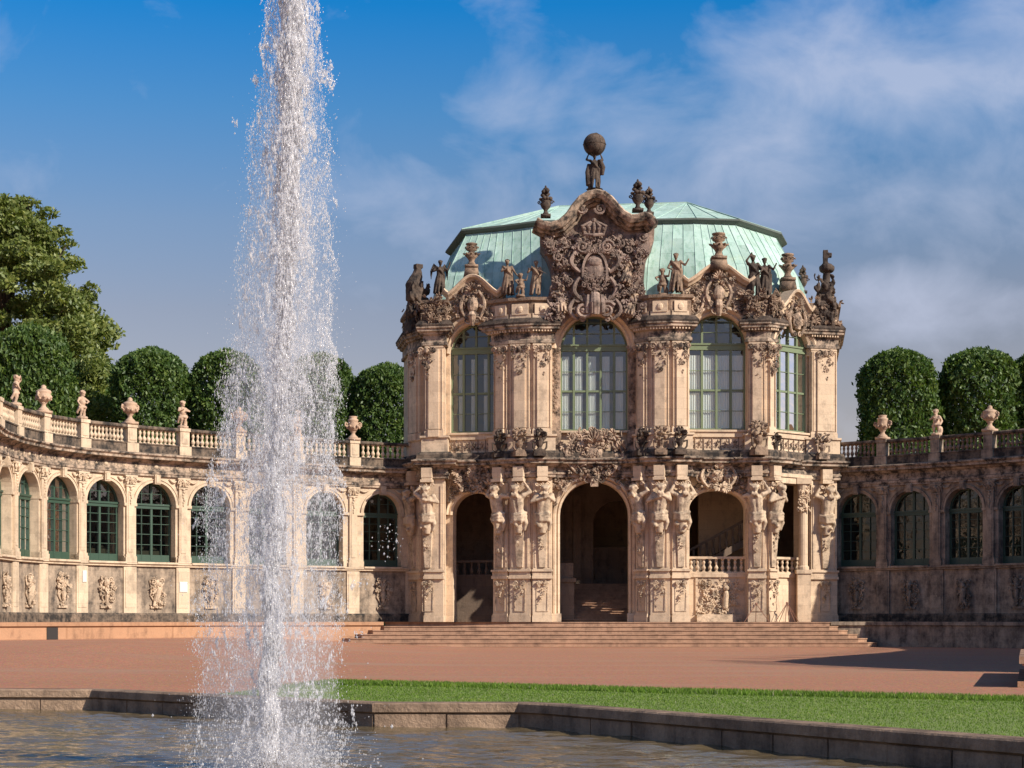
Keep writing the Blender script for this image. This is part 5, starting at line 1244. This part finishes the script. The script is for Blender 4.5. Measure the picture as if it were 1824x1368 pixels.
# ------------------------------------------------------------------ trees
def leaves(centers, size, rng, flat=.0):
    n = len(centers); a = rng.normal(size=(n, 3)); a /= np.linalg.norm(a, axis=1)[:, None]; b = rng.normal(size=(n, 3)); b -= (a * b).sum(1)[:, None] * a; b /= np.linalg.norm(b, axis=1)[:, None]
    s = size * rng.uniform(.6, 1.35, n)[:, None]
    V = np.stack([centers - a * s, centers + b * s * .45, centers + a * s, centers - b * s * .45], 1).reshape(-1, 3)
    return V, np.arange(4 * n).reshape(-1, 4), rng.random(n)
def clipped_crown(seed, n=30000):
    rng = np.random.default_rng(seed)
    th = rng.uniform(0, 2 * PI, n); zz = rng.uniform(-1, 1, n) ; prof = np.where(zz > .25, np.clip(1 - (np.abs(zz - .25) / .75) ** 3.0, 0, 1) ** .36, 1 - .04 * ((.25 - zz) / 1.25) ** 2)
    lump = 1 + .05 * np.sin(3 * th + 4 * zz + seed) + .05 * np.sin(7 * th - 9 * zz + seed * 2) + .05 * np.sin(13 * th + 17 * zz + seed) * np.sin(5 * zz + 2 * th) + .03 * np.sin(23 * th - 29 * zz)
    rad = prof * lump * (1 - np.abs(rng.normal(0, .10, n)) + .05 * (rng.random(n) < .25) + .03 * np.sin(37 * th) * np.sin(41 * zz) + .10 * rng.random(n) * ((np.sin(29 * th + seed) * np.sin(23 * zz + 3 * seed)) > .7) - .09 * ((np.sin(9 * th + 2 * seed) * np.sin(8 * zz + seed)) > .75))
    c = np.stack([np.cos(th) * rad, np.sin(th) * rad, zz], -1) * np.array([2.35, 2.35, 2.95])
    k = n // 8; tz = rng.uniform(.7, 1.02, k); tr_ = np.sqrt(np.clip(1 - ((tz - .25) / .77) ** 2.4, 0, 1)) * np.sqrt(rng.random(k)); tt = rng.uniform(0, 6.28, k)
    c = np.concatenate([c, np.stack([np.cos(tt) * tr_ * 2.35, np.sin(tt) * tr_ * 2.35, tz * 2.95 + rng.normal(0, .07, k)], -1)])
    # dense leafy twigs that stick out
    V, F, A = leaves(c, .125, rng); return np_mesh('crown', V, F, M['leaf'], attr=A)
def trunk_mesh(h, r0):
    m = MB(); m.tube([(0, 0, 0), (.05, 0, h * .5), (0, .03, h)], [r0, r0 * .85, r0 * .7], 9)
    for k in range(6): a = k * 1.05; m.tube([(0, 0, h * .93), (math.cos(a) * .8, math.sin(a) * .8, h + 1.2), (math.cos(a) * 1.3, math.sin(a) * 1.3, h + 3)], [r0 * .4, r0 * .25, .04], 6)
    return m.mesh('trunk', M['bark'], smooth=True)
CR = [clipped_crown(s) for s in (1, 2, 3)]; TR = trunk_mesh(6., .22)
tg = 'clipped trees behind the galleries'
spots = [(55, 582, 790, 150, 112, 'bright green clipped tree at the left edge, in front of the tall tree'), (165, 640, 800, 120, 122, 'dark clipped tree behind the small statues, left of the round-topped clipped tree'), (270, 626, 792, 140, 116, 'clipped tree with round top left of the water jet'),
         (405, 627, 790, 132, 117, 'clipped tree half veiled by the left side of the water jet'), (570, 632, 790, 118, 118, 'clipped tree seen through the right side of the water jet'), (690, 650, 800, 130, 118, 'clipped tree standing against the left side of the pavilion'),
         (1600, 627, 785, 138, 116, 'clipped tree right of the pavilion, first in the right row'), (1743, 624, 785, 138, 117, 'clipped tree in the right row between an urn and the photo edge'), (1868, 622, 785, 138, 117, 'clipped tree cut off by the right edge of the photo')]
for i, (x, yt, yb, wpx, D, lab) in enumerate(spots):
    z1 = zy(yt, D); z0 = zy(yb + 60, D); rad = wpx / 2 * D / FPX; t = empty('clipped_tree', (xp(x, D), D, 7.0), lab, 'tree', tg, rz=i * 1.3)
    link('crown', CR[i % 3], t, (0, 0, (z0 + z1) / 2 - 7.0), 0, (rad / 2.45 * (1, 1.06, .98)[i % 3], rad / 2.45, (z1 - z0) / 2 / 3.0 * (1, .985, 1.02, 1.0)[i % 4])); link('trunk', TR, t, (0, 0, -1.5), 0, (1, 1, max(.5, (z0 - 7 + 2.8) / 6.)))
# the tall loose tree at the left
t = empty('tall_tree', (-35.5, 126, 6), 'tall loose-crowned green tree rising at the left edge behind the gallery', 'tree')
r = random.Random(12); rngt = np.random.default_rng(12); tipz = []
outline = [(0, 355), (35, 345), (70, 360), (88, 378), (112, 398), (128, 418), (140, 455), (150, 490), (165, 520), (178, 545), (198, 580), (170, 610), (130, 640), (90, 650), (30, 660), (0, 600), (-60, 400), (-90, 470), (-110, 560)]
blobs = []
for k in range(150):
    a = r.uniform(0, 1); x = r.uniform(-150, 195); y = r.uniform(360, 690)
    lim = 45 + (y - 350) * .62 if y < 600 else 200 - (y - 600) * .8
    if x > lim - 16: x = lim - r.uniform(12, 60)
    lx = -30 - (y - 350) * .55
    if x < lx: x = lx + r.uniform(0, 60)
    D = 126 + r.uniform(-5, 5) * min(1, (y - 340) / 150); blobs.append((xp(x, D), D, zy(y, D), r.uniform(.75, 1.5)))
for x, y in [(60, 352), (95, 372), (112, 402), (128, 425), (140, 458), (166, 522), (182, 560), (205, 588), (195, 600), (40, 350), (20, 356), (150, 610), (160, 500)]: D = 126; blobs.append((xp(x - 6, D), D + r.uniform(-1, 1), zy(y + 8, D), .62))
cs = []
for bx, by, bz, br in blobs:
    k = int(330 * br * br); d = rngt.normal(size=(k, 3)); d /= np.linalg.norm(d, axis=1)[:, None]; rad = br * (1 - np.abs(rngt.normal(0, .3, k))) * rngt.uniform(.8, 1.15, k)
    q = d * rad[:, None] * np.array([1.35, 1.1, .62]); q[:, 2] += -.18 * np.abs(q[:, 0]); cs.append(q + np.array([bx, by, bz]))
cs = np.concatenate(cs); V, F, A = leaves(cs - np.array([-35.5, 126, 6]), .19, rngt); link('crown', np_mesh('crown', V, F, M['leaf_tall'], attr=A), t)
m = MB(); m.tube([(0, 0, 0), (.3, 0, 8), (-.2, 0, 15), (.2, 0, 22)], [.6, .45, .3, .1], 9)
for bx, by, bz, br in blobs[::3]: bz0 = 6 + (bz - 6) * .62; m.tube([(0.1, 0, bz0 - 6), ((bx + 35.5) * .5, -(by - 126) * .5, (bz0 + bz) / 2 - 6 + .4), (bx + 35.5, -(by - 126), bz - 6)], [.16, .1, .04], 5)
link('trunk', m.mesh('trunk', M['bark'], smooth=True), t)
# low yellowish shrubs of the rampart between the trees
bs = empty('rampart_shrub', (xp(118, 119), 119, 7), 'yellowish green bushy tree between the tall tree and the clipped trees', 'tree')
cs = []
for k in range(50):
    x = r.uniform(75, 205); y = r.uniform(640, 780); D = 119 + r.uniform(-2, 2); br = r.uniform(.5, .9); n = 200; d = rngt.normal(size=(n, 3)); d /= np.linalg.norm(d, axis=1)[:, None]; cs.append(d * br * rngt.uniform(.6, 1.1, n)[:, None] + np.array([xp(x, D), D, zy(y, D)]))
cs = np.concatenate(cs); V, F, A = leaves(cs - np.array([xp(118, 119), 119, 7]), .15, rngt); link('crown', np_mesh('crown', V, F, M['leaf_tall'], attr=A), bs); link('trunk', TR, bs)
m = MB(); m.plan([(-80, 60), (-45, 108), (-8, 111), (20, 111), (55, 100), (80, 60)], [(0, -1), (-4, 7), (-60, 7.2)], False); tag(m.build('rampart_bank', M['turf']), kind='structure')

# rusty folding barrier and tripod trestle before the right pier
def trestle(x, D, hgt, n, label):
    t = empty('folding_trestle', (xp(x, D), D, 1.225), label, 'trestle', 'folding trestles by the right piers')
    for k in range(n):
        f = -1 + 2 * k / (n - 1); m = MB(); m.tube([(0, 0, hgt), (f * .62, .2 * (-1) ** k, 0)], .018, 5); m.mesh('leg', M['iron']); link('leg', m.mesh('leg', M['iron']), t)
    m = MB(); m.ell((0, 0, hgt), (.07, .05, .06), 6, 4); link('hinge', m.mesh('hinge', M['iron']), t)
trestle(1402, 90.6, .95, 6, 'rusty folding trestle with splayed legs right of the right pier'); trestle(1347, 90.1, .9, 3, 'rusty folding trestle leaning at the foot of the right pier')

# ------------------------------------------------------------------ the water jet
JX, JY = -2.43, 18.0; jet = empty('fountain_jet', (JX, JY, -.2), 'tall white water jet falling back in spray over the pond', 'fountain jet')
rng = np.random.default_rng(7); PJ = FPX / JY
def jc(y): return np.interp(y, [0, 200, 450, 650, 900, 1100, 1368], [522, 519, 512, 503, 489, 483, 477])     # centre in photo px for real height lookup
def jhw(y): return np.interp(y, [0, 100, 250, 450, 600, 750, 900, 1100, 1250, 1368], [40, 48, 64, 76, 86, 98, 112, 118, 122, 128])
OCT_V = np.array([(1, 0, 0), (-1, 0, 0), (0, 1, 0), (0, -1, 0), (0, 0, 1), (0, 0, -1)], float); OCT_F = np.array([(0, 2, 4), (2, 1, 4), (1, 3, 4), (3, 0, 4), (2, 0, 5), (1, 2, 5), (3, 1, 5), (0, 3, 5)])
def drops(C, s, el):
    n = len(C); sc = np.stack([s, s, s * el], -1)[:, None, :]
    V = C[:, None, :] + OCT_V[None] * sc; F = (OCT_F[None] + 6 * np.arange(n)[:, None, None]).reshape(-1, 3); return V.reshape(-1, 3), F
def local(px, y, dep):
    return np.stack([(px - 912) / PJ - JX, dep, EYE + (HOR - y) / PJ + .2], -1)
# spray: lumpy veils, denser near the middle
n = 480000
y = rng.uniform(-60, 1372, n); u = rng.normal(0, .45, n); u = np.where(np.abs(u) > 1.15, u * .5, u)
k = n // 2; u[:k] = np.sin(rng.uniform(-PI / 2, PI / 2, k)) * 1.02
lump = .5 + .5 * np.sin(y * .021 + 3 * u) * np.sin(y * .047 + 5 * u + 1.3) + .4 * np.sin(u * 11 + y * .006)
dens = np.interp(y, [0, 300, 600, 800, 950, 1368], [.42, .5, .60, .72, .48, .30]); keepm = rng.random(n) < dens * (.3 + .7 * np.clip(lump, 0, 1)) * (1 - .45 * np.clip(np.abs(u), 0, 1) * (y < 600)); y, u = y[keepm], u[keepm]; n = len(y)
hw = jhw(y) * (1 + .07 * np.sin(y * .03) + .05 * np.sin(y * .083)); th = rng.uniform(0, 2 * PI, n)
px = jc(y) + u * hw; dep = rng.normal(0, .3, n) * hw / 110 * .9
s = rng.gamma(1.2, .0010, n) + .0009; el = rng.uniform(1.5, 5.5, n)
Vs, Fs = drops(local(px, y, dep), s, el)
# torn clots and strands that hold together
Cs, Ss, Es = [], [], []
for k in range(900):
    yy = rng.uniform(-40, 1360); uu = rng.normal(0, .36); h_ = float(jhw(yy)); x0 = float(jc(yy)) + uu * h_; ln = rng.uniform(6, 46); m_ = int(ln * 1.1) + 4
    t = rng.random(m_); x = x0 + rng.normal(0, 1.9, m_) + 4 * np.sin(t * 3 + k); yv = yy + (t - .5) * ln; Cs.append(local(x, yv, np.full(m_, rng.normal(0, .12)) + rng.normal(0, .012, m_))); Ss.append(rng.gamma(1.6, .0016, m_) + .0014); Es.append(rng.uniform(2, 6, m_))
# ragged lumps thrown clear of the jet
for (cx, cy, w, hh, m_) in [(576, 134, 13, 17, 300), (588, 150, 7, 12, 110), (474, 82, 8, 6, 90), (455, 140, 4, 10, 50), (420, 218, 4, 6, 36), (461, 205, 3, 12, 50), (566, 10, 3, 9, 50), (545, 445, 11, 12, 160), (500, 620, 22, 26, 420), (487, 600, 16, 20, 240), (445, 378, 8, 10, 90), (590, 118, 3, 6, 30), (640, 1040, 14, 10, 30), (640, 1130, 8, 8, 30), (690, 965, 22, 28, 46)]:
    Cs.append(local(cx + rng.normal(0, w * .6, m_), cy + rng.normal(0, hh * .6, m_), rng.normal(0, .05, m_))); Ss.append(rng.gamma(1.8, .0021, m_) + .0016); Es.append(rng.uniform(.8, 2.2, m_))
# outliers and splash on the water
m_ = 2400; y = rng.uniform(0, 1365, m_); sg = rng.choice([-1, 1], m_); Cs.append(local(jc(y) + sg * jhw(y) * (1 + rng.exponential(.12, m_)), y, rng.normal(0, .2, m_))); Ss.append(rng.gamma(1.5, .0014, m_) + .0012); Es.append(rng.uniform(1, 2, m_))
m_ = 4000; y = 1372 - rng.exponential(34, m_); Cs.append(local(490 + rng.normal(0, 66, m_), y, rng.normal(0, .38, m_))); Ss.append(rng.gamma(2, .0018, m_) + .0018); Es.append(rng.uniform(.8, 1.6, m_))
C_ = np.concatenate(Cs); Vc, Fc = drops(C_, np.concatenate(Ss), np.concatenate(Es))
V = np.concatenate([Vs, Vc]); F = np.concatenate([Fs, Fc + len(Vs)])
sp = link('spray', np_mesh('spray', V, F, M['drops']), jet); sp['kind'] = 'stuff'
# the solid rising core: ropes of overlapping drops
n = 34000; y = np.concatenate([1385 - rng.random(n) ** 1.15 * 520, rng.uniform(-60, 1000, 9000)]); n = len(y); w = np.interp(y, [0, 300, 600, 850, 1000, 1100, 1385], [26, 20, 15, 14, 13, 15, 18]); a = rng.uniform(0, 2 * PI, n); rr_n = np.sqrt(rng.random(n)) * (1 + .12 * np.sin(y * .09))
px = jc(y) + np.cos(a) * rr_n * w * .95 + 3 * np.sin(y * .035); dep = np.sin(a) * rr_n * w / PJ
s = rng.gamma(2.0, .0018, n) + .0024; Vk, Fk = drops(local(px, y, dep), s, rng.uniform(3, 9, n))
link('core', np_mesh('core', Vk, Fk, M['core']), jet)

# fine mist hanging round the falling water
mm = newmat('water_mist'); mt, b_ = mm[1], mm[2]; mt.nodes.remove(b_); pv = N(mt, 'ShaderNodeVolumePrincipled'); pv.inputs['Color'].default_value = (.97, .96, 1, 1); pv.inputs['Density'].default_value = .30; pv.inputs['Anisotropy'].default_value = .1
mt.links.new(pv.outputs[0], mt.nodes['Material Output'].inputs['Volume'])
for fr_, nm_ in ((1.0, 'mist'), (.55, 'mist')):
    m = MB(); vs = []; ys_ = [1385, 1280, 1150, 1000, 850, 700, 560, 420, 300, 150, -60]; nk = 24
    for yy in ys_:
        c_ = local(np.array([float(jc(yy))]), np.array([float(yy)]), np.array([0.]))[0]; rr_m = float(jhw(yy)) / PJ * fr_
        for k in range(nk): a = 2 * PI * k / nk; vs.append((c_[0] + rr_m * math.cos(a), -(c_[1] + rr_m * .8 * math.sin(a)), c_[2]))
    m.add(vs, [(i * nk + k, i * nk + (k + 1) % nk, (i + 1) * nk + (k + 1) % nk, (i + 1) * nk + k) for i in range(len(ys_) - 1) for k in range(nk)] + [tuple(range(nk))[::-1], tuple((len(ys_) - 1) * nk + k for k in range(nk))])
    o = link('mist', m.mesh('mist', mm[0]), jet); o['kind'] = 'stuff'

# ------------------------------------------------------------------ sky, sun, camera
AZ, EL = R(55), R(33)     # sun stands to the right, behind the viewer
sdir = Vector((math.sin(AZ) * math.cos(EL), -math.cos(AZ) * math.cos(EL), math.sin(EL)))
sun = bpy.data.lights.new('sun', 'SUN'); sun.energy = 4.8; sun.angle = R(.53); sun.color = (1., .895, .755); so = bpy.data.objects.new('sun', sun); col.objects.link(so); so.rotation_euler = sdir.to_track_quat('Z', 'Y').to_euler(); so.location = (40, -40, 60)
w = bpy.data.worlds.new('World'); scene.world = w; w.use_nodes = True; nt = w.node_tree; bg = nt.nodes['Background']
sky = N(nt, 'ShaderNodeTexSky', sky_type='NISHITA'); sky.sun_disc = False; sky.sun_elevation = EL; sky.sun_rotation = PI - AZ; sky.air_density = 1.; sky.dust_density = .6; sky.ozone_density = 2.5
tc = N(nt, 'ShaderNodeTexCoord'); sep = N(nt, 'ShaderNodeSeparateXYZ'); nt.links.new(tc.outputs['Generated'], sep.inputs[0])
tint = ramp(nt, [(0., (.72, .50, .45)), (.11, (.69, .48, .43)), (.168, (.63, .485, .465)), (.215, (.52, .52, .56)), (.272, (.26, .53, .70)), (.325, (.04, .50, .82)), (.42, (.30, .48, .66)), (.8, (.52, .60, .70))], sep.outputs[2])
skc = mix(nt, 1., mix(nt, 1., sky.outputs[0], tint, 'MULTIPLY'), (1.2, 1.2, 1.2), 'MULTIPLY')
# clouds: broad soft masses, thicker to the right
ab = N(nt, 'ShaderNodeMath', operation='ABSOLUTE'); nt.links.new(sep.outputs[1], ab.inputs[0])
mxm = N(nt, 'ShaderNodeMath', operation='MAXIMUM'); nt.links.new(ab.outputs[0], mxm.inputs[0]); mxm.inputs[1].default_value = .05
dx_ = N(nt, 'ShaderNodeMath', operation='DIVIDE'); nt.links.new(sep.outputs[0], dx_.inputs[0]); nt.links.new(mxm.outputs[0], dx_.inputs[1])
dz_ = N(nt, 'ShaderNodeMath', operation='DIVIDE'); nt.links.new(sep.outputs[2], dz_.inputs[0]); nt.links.new(mxm.outputs[0], dz_.inputs[1])
cp = N(nt, 'ShaderNodeCombineXYZ'); nt.links.new(dx_.outputs[0], cp.inputs[0]); nt.links.new(dz_.outputs[0], cp.inputs[1])
tot = None
for bx, by, sx, sy, wt in [(860, 345, 190, 80, .62), (1300, 265, 300, 130, .85), (1120, 300, 160, 110, .6), (1560, 120, 230, 120, 1.0), (1790, 90, 220, 230, .85), (1440, 370, 300, 70, .6), (1610, 545, 190, 65, .95), (1180, 330, 150, 60, .8), (900, 160, 70, 130, .42), (1760, 380, 150, 110, .5), (1010, 300, 60, 45, .7)]:
    sb = N(nt, 'ShaderNodeVectorMath', operation='SUBTRACT'); nt.links.new(cp.outputs[0], sb.inputs[0]); sb.inputs[1].default_value = ((bx - 912) / FPX, (HOR - by) / FPX, 0)
    ml = N(nt, 'ShaderNodeVectorMath', operation='MULTIPLY'); nt.links.new(sb.outputs[0], ml.inputs[0]); ml.inputs[1].default_value = (FPX / sx / 1.35, FPX / sy / 1.35, 0)
    ln = N(nt, 'ShaderNodeVectorMath', operation='LENGTH'); nt.links.new(ml.outputs[0], ln.inputs[0])
    mr = N(nt, 'ShaderNodeMapRange', interpolation_type='SMOOTHSTEP'); nt.links.new(ln.outputs['Value'], mr.inputs[0]); mr.inputs[1].default_value = 0; mr.inputs[2].default_value = 1.55; mr.inputs[3].default_value = wt; mr.inputs[4].default_value = 0
    if tot is None: tot = mr.outputs[0]
    else: mq = N(nt, 'ShaderNodeMath', operation='MAXIMUM'); nt.links.new(tot, mq.inputs[0]); nt.links.new(mr.outputs[0], mq.inputs[1]); tot = mq.outputs[0]
mp = N(nt, 'ShaderNodeMapping'); mp.inputs['Scale'].default_value = (1, 1.35, 1); mp.inputs['Location'].default_value = (3.1, 1.7, 0); nt.links.new(cp.outputs[0], mp.inputs[0])
c1 = N(nt, 'ShaderNodeTexNoise'); inp(c1, Scale=13, Detail=9, Roughness=.56, Distortion=.35); nt.links.new(mp.outputs[0], c1.inputs['Vector'])
adn = N(nt, 'ShaderNodeMath', operation='MULTIPLY_ADD'); nt.links.new(tot, adn.inputs[0]); adn.inputs[1].default_value = .44; nt.links.new(c1.outputs['Fac'], adn.inputs[2])
cf = ramp(nt, [(.58, (0, 0, 0)), (.76, (.28,) * 3), (1.0, (.66,) * 3)], adn.outputs[0])
skc = mix(nt, cf, skc, (3.9, 4.25, 5.4))
nt.links.new(skc, bg.inputs[0]); bg.inputs[1].default_value = .106

cam = bpy.data.cameras.new('camera'); cam.sensor_width = 36; cam.lens = 36 * FPX / 1824; cam.shift_y = (HOR - 684) / 1824; cam.clip_end = 4000; cam.clip_start = .1
co_ = bpy.data.objects.new('camera', cam); col.objects.link(co_); co_.location = (0, 0, EYE); co_.rotation_euler = (PI / 2, 0, 0); scene.camera = co_
scene.view_settings.view_transform = 'Standard'; scene.view_settings.look = 'None'; scene.view_settings.exposure = .45; scene.view_settings.gamma = 1
scene.cycles.max_bounces = 9; scene.cycles.volume_bounces = 2; scene.cycles.transparent_max_bounces = 40; scene.cycles.diffuse_bounces = 5; scene.cycles.glossy_bounces = 3
